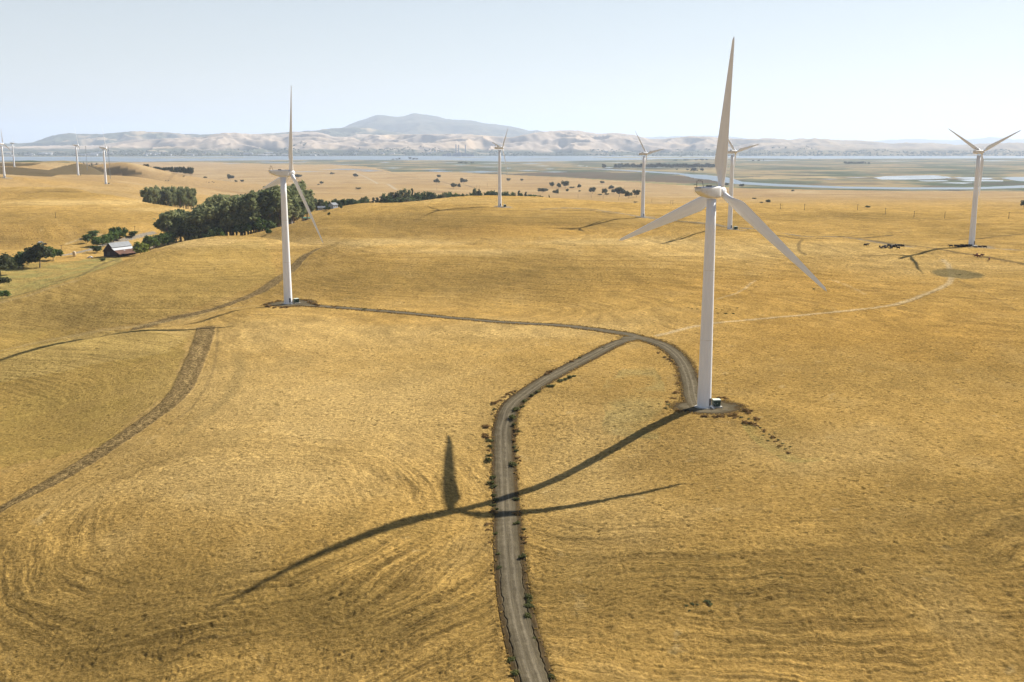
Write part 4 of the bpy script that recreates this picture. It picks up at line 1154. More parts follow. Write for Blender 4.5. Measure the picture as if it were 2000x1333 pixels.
def leaf_cloud(centres, radii, n, size, seed, flat=0.85, hollow=0.45):
    """many small leaf-clump faces spread through the crown lobes"""
    g = np.random.default_rng(seed)
    centres = np.array(centres, float); radii = np.array(radii, float)
    wts = (radii ** 2); wts /= wts.sum()
    k = g.choice(len(radii), n, p=wts)
    d = g.normal(size=(n, 3)); d /= np.linalg.norm(d, axis=1)[:, None]
    rr = (hollow + (1 - hollow) * g.random(n) ** 0.6) * (1 + 0.22 * g.normal(size=n))
    d2 = d.copy(); d2[:, 2] *= flat
    c = centres[k] + d2 * (radii[k] * rr)[:, None]
    nrm = d + 0.75 * g.normal(size=(n, 3)); nrm[:, 2] += 0.25
    nrm /= np.linalg.norm(nrm, axis=1)[:, None]
    t = np.cross(nrm, g.normal(size=(n, 3))); t /= np.linalg.norm(t, axis=1)[:, None]
    b = np.cross(nrm, t)
    s = size * (0.55 + 0.9 * g.random(n))[:, None]
    sq = (0.5 + 0.5 * g.random(n))[:, None]
    q = np.stack([c - t * s - b * s * sq * .6, c + t * s * .5 - b * s * sq, c + t * s * 1.1 + b * s * .25, c + b * s * sq - t * s * .3], 1)
    return q.reshape(-1, 3), np.arange(4 * n, dtype=np.int32).reshape(n, 4)


def make_tree(name, kind, seed, mat, n=900, size=0.055, trunkmat=None):
    """unit-height tree (1 m tall), scaled when placed"""
    g = np.random.default_rng(seed)
    root = empty(name)
    cen, rad = [], []; limbs = []
    if kind == 'euc':            # tall, ragged, billowing in tiers
        th = 0.62
        for i in range(13):
            a = g.random() * 6.28; h = 0.34 + 0.56 * (i / 12) + 0.03 * g.normal()
            o = (0.20 - 0.10 * abs(h - 0.6)) * (0.5 + 0.7 * g.random())
            cen.append((o * math.cos(a), o * math.sin(a), h)); rad.append(0.10 + 0.055 * g.random()); limbs.append(i % 2 == 0)
    elif kind == 'oak':          # broad dome
        th = 0.35
        for i in range(15):
            a = g.random() * 6.28; h = 0.38 + 0.42 * g.random(); o = 0.40 * math.sqrt(g.random()) * (1.15 - 0.7 * abs(h - .5))
            cen.append((o * math.cos(a), o * math.sin(a), h)); rad.append(0.15 + 0.08 * g.random()); limbs.append(i % 2 == 0)
    elif kind == 'round':        # dense, down to the ground
        th = 0.3
        for i in range(12):
            a = g.random() * 6.28; h = 0.25 + 0.5 * g.random(); o = 0.25 * math.sqrt(g.random())
            cen.append((o * math.cos(a), o * math.sin(a), h)); rad.append(0.19 + 0.07 * g.random()); limbs.append(i % 3 == 0)
    elif kind == 'pine':         # narrow, irregular
        th = 0.8
        for i in range(11):
            h = 0.2 + 0.72 * i / 10; w = 0.20 * (1 - h) + 0.05; a = g.random() * 6.28
            cen.append((w * .5 * math.cos(a), w * .5 * math.sin(a), h)); rad.append(w * (0.75 + 0.4 * g.random()) + 0.02); limbs.append(False)
    q, f = leaf_cloud(cen, rad, n, size, seed, 0.8 if kind != 'pine' else 0.7)
    me = mesh_np('crown', q, f, mat, smooth=False)
    link('crown', me, root)
    bm = bmesh.new()
    lean = 0.03 * g.normal(size=2)
    bm_tube(bm, [(0, 0, -0.06), (0, 0, 0.02), (lean[0] * .5, lean[1] * .5, th * .5), (lean[0], lean[1], th)], [0.030, 0.024, 0.017, 0.006], 7)
    for c, use in zip(cen, limbs):
        if use:
            z0 = min(th * .85, max(0.12, c[2] - 0.22))
            bm_tube(bm, [(lean[0] * z0 / th, lean[1] * z0 / th, z0), (c[0] * .5, c[1] * .5, (z0 + c[2]) / 2 + 0.01), c], [0.012, 0.008, 0.003], 5)
    bm_obj('trunk', bm, trunkmat or M_TRUNK, root, True)
    return root


TREES = {}


def template(key, name, kind, mat, seeds, n=900, size=0.055):
    TREES[key] = [make_tree(name, kind, s, mat, n, size) for s in seeds]


template('euc', 'eucalyptus_tree', 'euc', L_EUC, (1, 2, 3, 4, 5), 1500, 0.034)
template('oak', 'oak_tree', 'oak', L_OAK, (11, 12, 13), 1300, 0.05)
template('green', 'leafy_tree', 'oak', L_GRN, (21, 22), 1100, 0.055)
template('dkgreen', 'leafy_tree', 'round', L_DKG, (31, 32), 1100, 0.055)
template('darkoak', 'leafy_tree', 'oak', L_DKG, (35, 36), 900, 0.06)
template('lime', 'leafy_tree', 'round', L_LIME, (41,), 1000, 0.055)
template('pine', 'pine_tree', 'pine', L_FAR, (51, 52), 700, 0.05)
template('grove', 'grove_tree', 'oak', L_FAR, (61, 62, 63), 500, 0.075)
_used = {k: [False] * len(v) for k, v in TREES.items()}


def plant(key, P, h, w=None, label=None, group=None, cat='tree'):
    """put a tree of height h (and crown width w) on the ground point P"""
    i = random.randrange(len(TREES[key]))
    src = TREES[key][i]
    nat = {'euc': 0.50, 'oak': 1.0, 'green': 1.0, 'dkgreen': .9, 'darkoak': 1.0, 'lime': .9, 'pine': .42, 'grove': 1.0}[key]
    sx = h if w is None else w / nat
    sc = (sx * random.uniform(.93, 1.07), sx * random.uniform(.93, 1.07), h)
    rz = random.uniform(0, 6.28)
    if not _used[key][i]:
        _used[key][i] = True
        src.location = tuple(P); src.rotation_euler = (0, 0, rz); src.scale = sc; o = src
    else: o = copy_tree(src, tuple(P), rz, sc)
    tag(o, label, cat, group)
    return o


def tree_px(key, px, py, hp, wp=None, Y=None, **k):
    P = hitx(px, py, Y)
    s = P[1] / F * 1.02
    return plant(key, P, hp * s, None if wp is None else wp * s, **k)


def tree_top(key, px, top, wp, Y, **k):
    P = hitx(px, 0, Y)
    h = slope(px, top)[1] * Y - P[2]
    return plant(key, P, max(h, 2.5), wp * Y / F, **k)


# big eucalyptus grove behind the barn
poly = [hitx(*p)[:2] for p in [(290, 0, 925), (340, 0, 935), (400, 0, 950), (465, 0, 965), (526, 0, 990)]]
edge = catmull(poly, 9.0)
G1 = 'eucalyptus trees of the big grove'
n1 = 0
random.seed(5)
for rowi in range(6):
    for i, p in enumerate(edge[::1]):
        f = i / (len(edge) - 1)
        if rowi > 3.2 + 3 * f: continue
        x = p[0] + rowi * 2.0 + random.uniform(-3, 3); y = p[1] + 6 + rowi * 15 + random.uniform(-6, 6)
        z = float(Zbase(np.array([x]), np.array([y]))[0])
        h = random.uniform(31, 43) * (0.78 + 0.22 * float(sstep(0.0, 0.4, f + rowi * .03)))
        plant('euc', (x, y, z), h, h * random.uniform(.42, .60), 'tall grey green eucalyptus in the large grove behind the brown barn', G1); n1 += 1
for px, Y, h in [(548, 1090, 30), (556, 1150, 34), (566, 1180, 36), (577, 1200, 25), (588, 1215, 19)]:
    plant('euc', hitx(px, 0, Y), h, h * .55, 'dark eucalyptus at the right end of the large grove, behind the left turbine tower', G1)
for i in range(16):
    f = random.random(); p = edge[int(f * (len(edge) - 1))]
    x, y = p[0] + random.uniform(-5, 5), p[1] - random.uniform(2, 9)
    h = random.uniform(9, 17)
    plant(random.choice(('green', 'dkgreen', 'oak')), (x, y, float(Zbase(np.array([x]), np.array([y]))[0])), h, h * 1.1, 'lower leafy tree at the front foot of the large eucalyptus grove', 'under-storey trees of the big grove')
# second grove, on the far side of the smooth hill
for i in range(40):
    px = 258 + 96 * (i % 20) / 19 + random.uniform(-2, 2); Y = (1400 if i < 20 else 1470) + 30 * random.uniform(-1, 1)
    top = 367 + 3.0 * abs((px - 305) / 50) ** 2 + random.uniform(-2, 4) - (2 if i >= 20 else 0)
    tree_top('euc', px, top, random.uniform(11, 15), Y, label='grey green eucalyptus in the oblong grove behind the smooth golden hill', group='eucalyptus trees of the oblong grove')
# third grove on the flat beyond
for i in range(26):
    px = 259 + 97 * i / 25 + random.uniform(-1.5, 1.5); Y = 2650 + random.uniform(-40, 60)
    top = (321.5 if px < 271 else 326.5) + random.uniform(-1.2, 1.5)
    tree_top('grove', px, top, random.uniform(7, 10), Y, label='dark tree in the row on the flat land beyond the dark hills', group='trees of the far row behind the dark hill')
for i in range(14):
    px = 126 + 52 * i / 13 + random.uniform(-1.5, 1.5)
    tree_top('grove', px, 317.3 + random.uniform(-.8, .8) + 2 * (i / 13), random.uniform(5, 8), 3500 + random.uniform(-50, 50), label='tiny dark tree in the strip of trees between the hills and the bay, far left', group='trees of the strip by the bay')

# trees at the left edge and round the barn
for k, px, py, hp, wp, lab in [
    ('oak', 1, 538, 42, 58, 'large spreading oak cut by the left edge of the picture'), ('oak', -2, 563, 27, 36, 'smaller oak below the big one at the left edge'), ('green', 4, 583, 17, 30, 'bright green bush at the left edge, lowest of the trees'),
    ('dkgreen', 36, 524, 36, 36, 'dark round tree left of the spreading oak near the lane'), ('dkgreen', 55, 519, 30, 30, 'dark round tree half hidden behind the spreading oak'), ('oak', 78, 523, 50, 56, 'spreading grey green oak standing in front of dark round trees'), ('green', 104, 509, 28, 30, 'mid green leafy tree right of the spreading oak'),
    ('dkgreen', 171, 475, 18, 18, 'grey green bushy tree at the left end of the tree row by the lane'), ('dkgreen', 184, 464, 14, 24, 'dark flat crowned tree behind the left end of the tree row'),
    ('green', 190, 483, 22, 20, 'first green tree of the row beside the lane, nearest its left end'), ('green', 201, 481, 22, 20, 'second green tree of the row beside the lane'), ('green', 212, 477, 22, 20, 'third green tree of the row beside the lane'), ('green', 222, 473, 22, 20, 'fourth green tree of the row beside the lane'), ('green', 226, 463, 20, 20, 'tall green tree rising behind the middle of the tree row'), ('green', 233, 469, 22, 20, 'fifth green tree of the row beside the lane'), ('green', 241, 466, 21, 18, 'last green tree at the right end of the row beside the lane'),
    ('dkgreen', 188, 494, 15, 22, 'dark bush on the verge between the lane and the barn'), ('dkgreen', 260, 464, 13, 18, 'dark round bush standing alone between tree row and grove'), ('lime', 274, 495, 28, 32, 'yellow green tree right beside the barn'), ('green', 294, 489, 32, 28, 'bright green tree between the yellow green tree and the grove'), ('dkgreen', 308, 486, 28, 22, 'dark green tree at the front left of the grove'), ('dkgreen', 200, 511, 7, 13, 'small dark bush in front of the barn'),
    ('dkgreen', 525, 457, 13, 14, 'small dark tree alone at the right foot of the grove'), ('dkgreen', 534, 447, 7, 8, 'little shrub just behind the small tree right of the grove'),
]:
    tree_px(k, px, py, hp, wp, Y={274: 850.0, 294: 880.0, 308: 900.0}.get(px), label=lab, cat='bush' if 'bush' in lab or 'shrub' in lab else 'tree')
for px, py, hp in [(546, 423, 14), (556, 428, 13), (563, 421, 16), (568, 430, 12), (575, 424, 14), (583, 428, 13), (590, 424, 12), (596, 421, 9), (578, 415, 14), (566, 410, 18), (600, 404, 14), (590, 402, 20), (612, 403, 16), (603, 412, 9), (541, 432, 13), (552, 414, 20)]:
    tree_px('green' if py > 408 else 'dkgreen', px, py, hp, hp * 1.15, label='leafy green tree among the houses behind the left turbine', group='garden trees behind the left turbine')
for px, py, hp, wp in [(608, 401, 10, 11), (616, 402, 9, 11), (628, 403, 14, 12), (640, 405, 14, 12), (651, 403, 10, 12), (661, 404, 13, 14), (672, 403, 14, 14), (682, 401, 13, 12), (689, 400, 12, 11), (636, 410, 6, 9), (642, 411, 7, 9), (667, 408, 7, 8), (642, 421, 7, 6)]:
    tree_px('dkgreen', px, py, hp, wp, label='small dark tree round the grey houses right of the left turbine', group='trees round the grey houses')
for i in range(17):
    px = 600 + 6.2 * i + random.uniform(-2, 2)
    tree_top(random.choice(('dkgreen', 'darkoak', 'oak')), px, 391 + random.uniform(-4, 4) - 0.02 * (px - 600), random.uniform(9, 15), 1290 + random.uniform(-30, 40), label='dark rounded tree in the belt between the left turbine and the long open shed', group='trees of the belt right of the left turbine')
# tree line in the hollow behind the middle ridge
for k, px, top, wp, Y in [('dkgreen', 707, 381, 16, 1440), ('dkgreen', 700, 388, 12, 1440), ('pine', 719, 387, 9, 1440), ('pine', 727, 386, 9, 1440), ('pine', 735, 385, 9, 1440), ('dkgreen', 748, 380, 14, 1440), ('oak', 765, 374, 14, 1500), ('dkgreen', 771, 383, 18, 1450), ('euc', 779, 371, 12, 1520), ('euc', 787, 372, 12, 1520), ('oak', 783, 380, 20, 1460), ('dkgreen', 791, 384, 16, 1440), ('pine', 798, 369.5, 6, 1540), ('dkgreen', 806, 374, 14, 1520), ('dkgreen', 811, 378, 12, 1500), ('oak', 795, 386, 20, 1420), ('oak', 806, 389, 18, 1420), ('oak', 754, 376, 9, 1520), ('dkgreen', 742, 376, 7, 1540),
                          ('dkgreen', 817, 372.5, 9, 1640), ('green', 825, 373.5, 9, 1640), ('dkgreen', 834, 373, 7, 1640), ('dkgreen', 841, 375, 8, 1620), ('dkgreen', 853, 378.5, 9, 1560), ('oak', 860, 377, 12, 1560), ('dkgreen', 867, 374.5, 9, 1600), ('dkgreen', 876, 373, 10, 1620), ('lime', 887, 375, 8, 1640), ('dkgreen', 882, 378, 8, 1580), ('dkgreen', 893, 378, 9, 1600), ('dkgreen', 902, 377.5, 9, 1600), ('dkgreen', 911, 379, 8, 1600), ('dkgreen', 918, 375.5, 8, 1640), ('euc', 925, 369, 8, 1700), ('oak', 931, 370, 12, 1700), ('lime', 938, 376, 5, 1650), ('dkgreen', 946, 375, 7, 1660), ('dkgreen', 955, 372, 9, 1680), ('dkgreen', 962, 371, 9, 1680), ('dkgreen', 969, 374, 8, 1680), ('dkgreen', 978, 374, 9, 1680), ('green', 985, 374, 9, 1680), ('dkgreen', 993, 375, 8, 1680), ('green', 998, 375.5, 7, 1690), ('dkgreen', 1007, 374, 6, 1700), ('pine', 1014, 373.5, 7, 1700), ('dkgreen', 1019, 376, 8, 1690), ('pine', 1028, 375, 6, 1700), ('dkgreen', 1035, 379, 8, 1660), ('green', 1042, 381, 9, 1640), ('dkgreen', 1052, 381, 10, 1630), ('dkgreen', 1060, 383, 7, 1620), ('pine', 1075, 381, 3, 1600), ('dkgreen', 989, 381, 9, 1600), ('dkgreen', 996, 382, 9, 1600)]:
    lab = {'pine': 'narrow dark conifer in the tree line behind the middle ridge', 'lime': 'yellow green tree in the tree line behind the middle ridge', 'green': 'fresh green tree in the tree line behind the middle ridge', 'oak': 'broad grey green tree in the tree line behind the middle ridge', 'euc': 'tall loose eucalyptus in the tree line behind the middle ridge', 'dkgreen': 'dark rounded tree in the tree line behind the middle ridge'}[k]
    tree_top({'dkgreen': 'dkgreen' if px % 2 else 'darkoak'}.get(k, k), px, top - .8, wp * (1.15 if k in ('pine', 'euc') else 1.6), Y, label=lab, group='trees of the line behind the middle ridge')
# scattered oaks on the plain
for px, py, hp, wp in [(450, 353, 12.5, 14), (461, 357, 5, 7), (473, 357, 5.5, 7), (400, 349, 4, 8), (359, 346, 2.5, 4), (582, 349, 8.5, 14), (649, 342, 5.5, 8), (694, 348, 8.5, 9), (628, 361, 6.5, 8), (622, 362, 2.5, 5), (700, 371, 4.5, 10), (857, 348.5, 7, 8), (852, 360, 11, 12), (905, 360, 12, 13), (886, 369, 11, 12), (896, 368.5, 10, 7), (993, 355.5, 7, 8), (1019, 355, 5.5, 6), (1078, 367.5, 12, 9), (1091, 369.5, 12, 10), (1104, 368.5, 15, 14), (1132, 369.5, 10, 8), (1117, 369, 4, 11), (1108, 376, 7, 6), (1060, 377.5, 10, 18), (1086, 381, 11, 12), (1132, 375.5, 3.5, 5), (1176, 360, 6, 9), (1157, 379, 13, 14), (1181, 381.5, 13, 10), (1195, 372, 10, 12), (1210, 385, 19, 21), (1199, 379, 9, 10), (1228, 388, 15, 14), (1243, 386, 15, 15), (1241, 396.5, 2.5, 8),
                       (1419, 364, 6, 9), (1449, 366.5, 7, 10), (1549, 375, 4.5, 7), (1473, 390, 3.5, 8), (1500, 398, 8, 9), (1487, 397.5, 3, 7), (1694, 407, 5, 12), (1999, 407, 16, 12), (1185, 382, 4, 8), (1172, 382, 3, 8)]:
    tree_px('oak', px, py, hp, wp, label='lone dark oak dotted on the dry plain', group='scattered oaks on the plain')
# tree belts on the marsh
for i in range(64):
    px = 1200 + 196 * i / 63 + random.uniform(-2, 2)
    P = atz(px, 329.6 - 0.6 * (i / 63) + random.uniform(-.4, .4), SEA)
    plant('grove', P, random.uniform(7.0, 10.5) * P[1] / F, random.uniform(7, 10) * P[1] / F, 'dark tree in the long belt on the far bank of the river', 'trees of the belt across the river')
for px, py, hp, wp in [(1177, 326, 6, 5), (1181, 331, 10, 9), (1355, 336, 8, 14), (1372, 335, 6, 9), (1343, 334, 4, 5), (1322, 333, 3, 4)]:
    P = atz(px, py, SEA); plant('grove', P, hp * P[1] / F, wp * P[1] / F, 'dark clump tree standing by itself on the river bank', 'single trees on the river bank')
for px, py, hp, wp in [(1650 + 3.2 * i, 321.6, random.uniform(4.5, 6.5), 5) for i in range(12)] + [(1690, 321.5, 4.5, 4), (1697, 321.5, 4.5, 5)]:
    P = atz(px, py, SEA); plant('grove', P, hp * P[1] / F, wp * P[1] / F, 'dark tree in the small clump on the marsh at right', 'trees of the small marsh clump')
for px, py, hp, wp in [(768, 313, 2.5, 6), (775, 313, 3, 5), (780, 312.5, 4, 5), (801, 312.5, 5.5, 5), (808, 313, 4, 5), (814, 312.5, 3, 5), (902, 320, 4, 6), (910, 320, 3.5, 7), (897, 319.5, 3, 6), (922, 320, 3.5, 6), (1320, 314.5, 2.5, 9), (1340, 314.5, 2.5, 10), (1360, 314.8, 4, 7), (1370, 314.8, 4.5, 8), (1380, 314.3, 4, 5), (1470, 315.3, 3, 6), (1482, 314.8, 2.5, 6), (1491, 314.5, 3, 3), (1583, 311.8, 1.8, 6), (1330, 306.5, 2, 6), (1430, 314, 2.5, 4)]:
    P = atz(px, py, SEA); plant('grove', P, hp * P[1] / F, wp * P[1] / F, 'tiny dark tree along the bay shore across the marsh', 'trees along the bay shore')


def make_bush(name, mat, seed, n=420, up=False):
    g = np.random.default_rng(seed)
    root = empty(name)
    cen = [(0.26 * g.normal(), 0.26 * g.normal(), 0.30 + 0.12 * g.random()) for _ in range(7)]
    q, f = leaf_cloud(cen, [0.26 + 0.1 * g.random() for _ in cen], n, 0.085, seed, 0.8, 0.3)
    q[:, 2] = np.maximum(q[:, 2], -0.03)
    link('foliage', mesh_np('foliage', q, f, mat, smooth=False), root)
    bm = bmesh.new()
    for k in range(6):
        a = g.random() * 6.28
        bm_tube(bm, [(0, 0, -0.12), (0.1 * math.cos(a), 0.1 * math.sin(a), .15), (0.35 * math.cos(a), 0.35 * math.sin(a), .5)], [0.03, 0.02, 0.008], 4)
    bm_obj('stem', bm, M_TRUNK, root)
    return root


BUSH = {'weed': [make_bush('weed_bush', L_WEED, s) for s in (71, 72)], 'rust': [make_bush('dry_bush', L_RUST, s) for s in (81, 82)], 'grey': [make_bush('sage_bush', L_GREY, 91)]}
_bu = {}


def bush(key, px, py, wp, hr=0.62, label='', group=''):
    P = hit(px, py + 1.5)
    w = wp * P[1] / F
    i = random.randrange(len(BUSH[key])); src = BUSH[key][i]
    sc = (w * random.uniform(.85, 1.15), w * random.uniform(.85, 1.15), w * hr * random.uniform(.8, 1.2)); rz = random.uniform(0, 6.28)
    P = (P[0], P[1], P[2] + 0.02)
    if (key, i) not in _bu:
        _bu[(key, i)] = 1; o = src; o.location = P; o.rotation_euler = (0, 0, rz); o.scale = sc
    else: o = copy_tree(src, P, rz, sc)
    tag(o, label, 'bush', group)


GV = 'weeds along the gravel road'
for px, py, w in [(1132, 699, 6), (1178, 679, 6), (1074, 755, 13), (1112, 738, 13), (1121, 735, 10), (1096, 744, 12), (1104, 741, 10), (1050, 766, 11), (1039, 773, 11), (1026, 783, 10), (1020, 794, 9), (1010, 800, 13), (1002, 816, 14), (1003, 830, 10), (966, 800, 9), (958, 862, 12), (958, 873, 12), (956, 890, 11), (954, 899, 14), (961, 933, 13), (959, 945, 16), (962, 951, 14), (965, 968, 12), (968, 977, 13), (968, 1043, 10), (973, 1082, 9), (1005, 873, 9), (1008, 880, 8), (1002, 907, 15), (1008, 976, 16), (1010, 1023, 13), (1024, 1034, 9), (1021, 1089, 18), (975, 1109, 12), (1033, 1166, 15), (1034, 1176, 13), (1034, 1185, 16), (1031, 1203, 16), (1044, 1246, 9), (1000, 1289, 16), (1005, 1317, 20), (1078, 1322, 15), (961, 987, 11), (1013, 843, 8), (969, 995, 10)]:
    bush('weed', px, py, w, 0.6, 'dark green weed clump growing on the edge of the gravel road', GV)
for px, py, w in [(1074, 727, 10), (1069, 731, 10), (1116, 706, 9), (964, 788, 9), (970, 786, 8), (976, 782, 9), (984, 776, 8), (992, 771, 8), (999, 767, 8), (1005, 764, 7), (950, 833, 11), (948, 850, 10), (950, 855, 9), (950, 834, 9), (946, 852, 8), (1008, 839, 10), (1008, 848, 8), (1004, 861, 9), (1013, 894, 9), (1016, 900, 7), (964, 1002, 14), (955, 1025, 13), (955, 1036, 10), (1010, 1004, 14), (1024, 1050, 14), (1025, 1060, 8), (955, 880, 8), (957, 1060, 8)]:
    bush('rust', px, py, w, 0.6, 'rust brown dry weed clump beside the gravel road', GV)
GP = 'dry bushes round the nearest turbine pad'
for px, py, w in [(1377, 813, 10), (1372, 814, 7), (1396, 814, 8), (1406, 814, 12), (1424, 812, 9), (1433, 811, 11), (1438, 813, 8), (1433, 816, 8), (1460, 803, 13), (1461, 808, 9), (1450, 792, 9), (1405, 776, 9), (1412, 777, 9), (1418, 779, 7), (1458, 826, 13), (1469, 828, 11), (1478, 832, 10), (1478, 818, 10), (1492, 841, 8), (1510, 854, 9), (1327, 803, 12), (1303, 785, 7), (1315, 778, 9), (1320, 767, 12), (1325, 749, 8), (1322, 734, 8), (1305, 702, 9), (1312, 706, 8), (1318, 711, 8), (1324, 718, 8), (1299, 697, 7), (1286, 689, 7), (1523, 871, 7), (1540, 884, 8), (1515, 862, 6)]:
    bush('rust', px, py, w, 0.6, 'rounded rust brown dry bush near the pad of the nearest turbine', GP)
for px, py, w in [(1492, 850, 6), (1503, 848, 6), (1500, 860, 6), (1513, 846, 6), (1520, 858, 6), (1530, 866, 6), (1535, 877, 6), (1543, 872, 6), (1485, 835, 6), (1449, 815, 8), (1462, 818, 7), (1340, 1183, 9), (1352, 1180, 9), (1362, 1180, 7), (1382, 1175, 12), (1388, 1180, 11), (1388, 1193, 11), (1526, 1127, 9), (1345, 1192, 8), (712, 604, 9), (1305, 790, 8), (1310, 795, 8), (1300, 797, 8)]:
    bush('weed', px, py, w, 0.4, 'low olive green weed tuft growing in the dry grass', 'green weed tufts in the dry field')
bush('grey', 1033, 1107, 6, .6, 'pale grey green sage tuft on the right road verge', GV)
for px, py, w in [(518, 595, 9), (526, 599, 12), (537, 601, 7), (551, 601, 7), (560, 600, 8), (545, 587, 6), (539, 588, 5), (532, 590, 6), (524, 592, 6), (598, 587, 6), (604, 590, 8), (610, 593, 9), (616, 595, 9), (622, 597, 7), (655, 599, 7), (740, 606, 6), (648, 598, 5)]:
    bush('rust', px, py, w, 0.6, 'small rust brown bush edging the pad of the turbine on the left hill', 'dry bushes round the left turbine pad')
for px, py, w in [(1345, 600, 3), (1352, 603, 4), (1362, 603, 4), (1399, 602, 4), (1410, 605, 4), (1402, 611, 4), (1417, 612, 5), (1432, 612, 5), (1440, 601, 4), (1590, 564, 5), (1875, 536, 5), (1461, 447, 3)]:
    bush('weed', px, py, w, 0.5, 'small dark tuft dotted on the open golden slope', 'dark tufts on the golden slope')

# dry grass standing in tufts over the near field and raggedly along the road edges


def tufts():
    g = np.random.default_rng(5)
    n = 100
    Y = 118 + 240 * g.random(n) ** 1.15; X = (g.random(n) - 0.5) * 1.12 * Y
    keep = g.random(n) < 0.25 + 0.75 * sstep(-0.3, 0.6, fbm(X / 6, Y / 6, 3))
    X, Y = X[keep], Y[keep]
    ex, ey = [], []
    for P, h in ROADS:
        k = g.integers(0, len(P) - 1, 1500); t = P[k + 1] - P[k]; t /= np.linalg.norm(t, axis=1)[:, None]
        off = (h * (0.90 + 0.16 * g.normal(size=len(k)).clip(-1.2, 2))) * g.choice([-1, 1], len(k))
        clump = fbm(P[k, 0] / 2.5 + np.sign(off) * 30, P[k, 1] / 2.5, 3) > -0.25
        ex.append((P[k, 0] + t[:, 1] * off)[clump]); ey.append((P[k, 1] - t[:, 0] * off)[clump])
    for q, rx, ry in PADS:
        a = g.random(500) * 6.28; rr = 0.97 + 0.07 * g.normal(size=500)
        ex.append(q[0] + np.cos(a) * rx * rr); ey.append(q[1] + np.sin(a) * ry * rr)
    nf = len(X)
    X = np.concatenate([X] + ex); Y = np.concatenate([Y] + ey)
    ok = np.ones(len(X), bool)
    dmin = np.full(len(X), 1e6)
    for P, h in ROADS: dmin = np.minimum(dmin, pathdist(X, Y, P[::2], h + 6) - h)
    for q, rx, ry in PADS: dmin = np.minimum(dmin, (np.hypot((X - q[0]) / rx, (Y - q[1]) / ry) - 1) * ry)
    ok = (dmin > 0.2) | ((np.arange(len(X)) >= nf) & (dmin > -0.9))
    X, Y, dmin = X[ok], Y[ok], dmin[ok]
    Z = Zbase(X, Y) + 0.05
    m = len(X); vs = []
    hgt = (0.10 + 0.20 * g.random(m)) * (1 + 0.3 * (dmin < 0.6)); w = hgt * (0.5 + 0.5 * g.random(m))
    for b in range(2):
        a = g.random(m) * 6.28; lx = 0.5 * hgt * g.normal(size=m); ly = 0.5 * hgt * g.normal(size=m)
        c, s_ = np.cos(a) * w, np.sin(a) * w
        vs.append(np.stack([np.stack([X - c, Y - s_, Z - .08], 1), np.stack([X + c, Y + s_, Z - .08], 1), np.stack([X + c * .7 + lx, Y + s_ * .7 + ly, Z + hgt], 1), np.stack([X - c * .6 + lx, Y - s_ * .6 + ly, Z + hgt * .85], 1)], 1).reshape(-1, 3))
    V = np.vstack(vs)
    me = mesh_np('dry_grass_tufts', V, np.arange(len(V), dtype=np.int32).reshape(-1, 4), leaf_mat('straw', (0.22, 0.145, 0.045), (0.42, 0.28, 0.09), 0.3), smooth=False)
    tag(link('dry_grass_tufts', me), 'dry straw coloured grass tufts raggedly lining the gravel road and pads', 'grass', kind='stuff')


tufts()

# ------------------------------------------------------------------ buildings


def house(name, P, rz, L, W, hw, hr, wall, roof, label, over=0.5, windows=(), door=None, group=None, open_front=False, cat='house'):
    """gabled building; ridge along local x, length L, width W, wall height hw, roof rise hr"""
    root = empty(name, P, rz, label, cat, group)
    bm = bmesh.new()
    t = 0.25
    if open_front:
        bm_box(bm, (0, W / 2 - t / 2, hw / 2 - .5), (L - 2 * t - .02, t, hw + 1)); bm_box(bm, (-L / 2 + t / 2, 0, hw / 2 - .5), (t, W, hw + 1)); bm_box(bm, (L / 2 - t / 2, 0, hw / 2 - .5), (t, W, hw + 1))
        for k in range(1, 5): bm_box(bm, (-L / 2 + L * k / 5, -W / 2 + .15, hw / 2 - .5), (.25, .25, hw + 1))
    else:
        sec = [(-W / 2, -1.0), (W / 2, -1.0), (W / 2, hw), (0, hw + hr), (-W / 2, hw)]
        bm_loft(bm, [[(-L / 2, y, z) for y, z in sec], [(L / 2, y, z) for y, z in sec]])
    w = bm_obj('wall', bm, wall, root)
    k = hr / (W / 2); o = over; th = 0.22
    sec = [(-W / 2 - o, hw - k * o + .03), (0, hw + hr + .03), (W / 2 + o, hw - k * o + .03), (W / 2 + o, hw - k * o + th), (0, hw + hr + th + .05), (-W / 2 - o, hw - k * o + th)]
    bm = bmesh.new(); bm_loft(bm, [[(-L / 2 - o, y, z) for y, z in sec], [(L / 2 + o, y, z) for y, z in sec]])
    bm_obj('roof', bm, roof, root)
    for x, side in windows:
        bm = bmesh.new(); bm_box(bm, (x, side * (W / 2 + .02), hw * .55), (1.4, .12, 1.2), .02); f = bm_obj('window', bm, M_WALLW, root)
        bm = bmesh.new(); bm_box(bm, (x, side * (W / 2 + .09), hw * .55), (1.15, .06, .95)); bm_obj('pane', bm, M_GLASS, f)
    if door is not None:
        bm = bmesh.new(); bm_box(bm, (door[0], door[1] * (W / 2 + .03), door[3] / 2), (door[2], .12, door[3]), .02); bm_obj('door', bm, M_DOOR, root)
    return root


# the old barn: high nave with a raised roof, low lean-to on the near side
q = hit(233, 499)
barn = empty('barn', (q[0], q[1], q[2]), math.radians(66), 'old dark wooden barn with grey, white and rusty metal roof in the left valley', 'barn')
Lb = 21.0
bm = bmesh.new()
sec = [(-8.5, -1), (6.5, -1), (6.5, 4.2), (3.6, 7.2), (0, 10.8), (-3.2, 7.6), (-3.2, 6.6), (-8.5, 3.2)]
bm_loft(bm, [[(-Lb / 2, y, z) for y, z in sec], [(Lb / 2, y, z) for y, z in sec]])
bm_obj('wall', bm, M_BARN, barn)


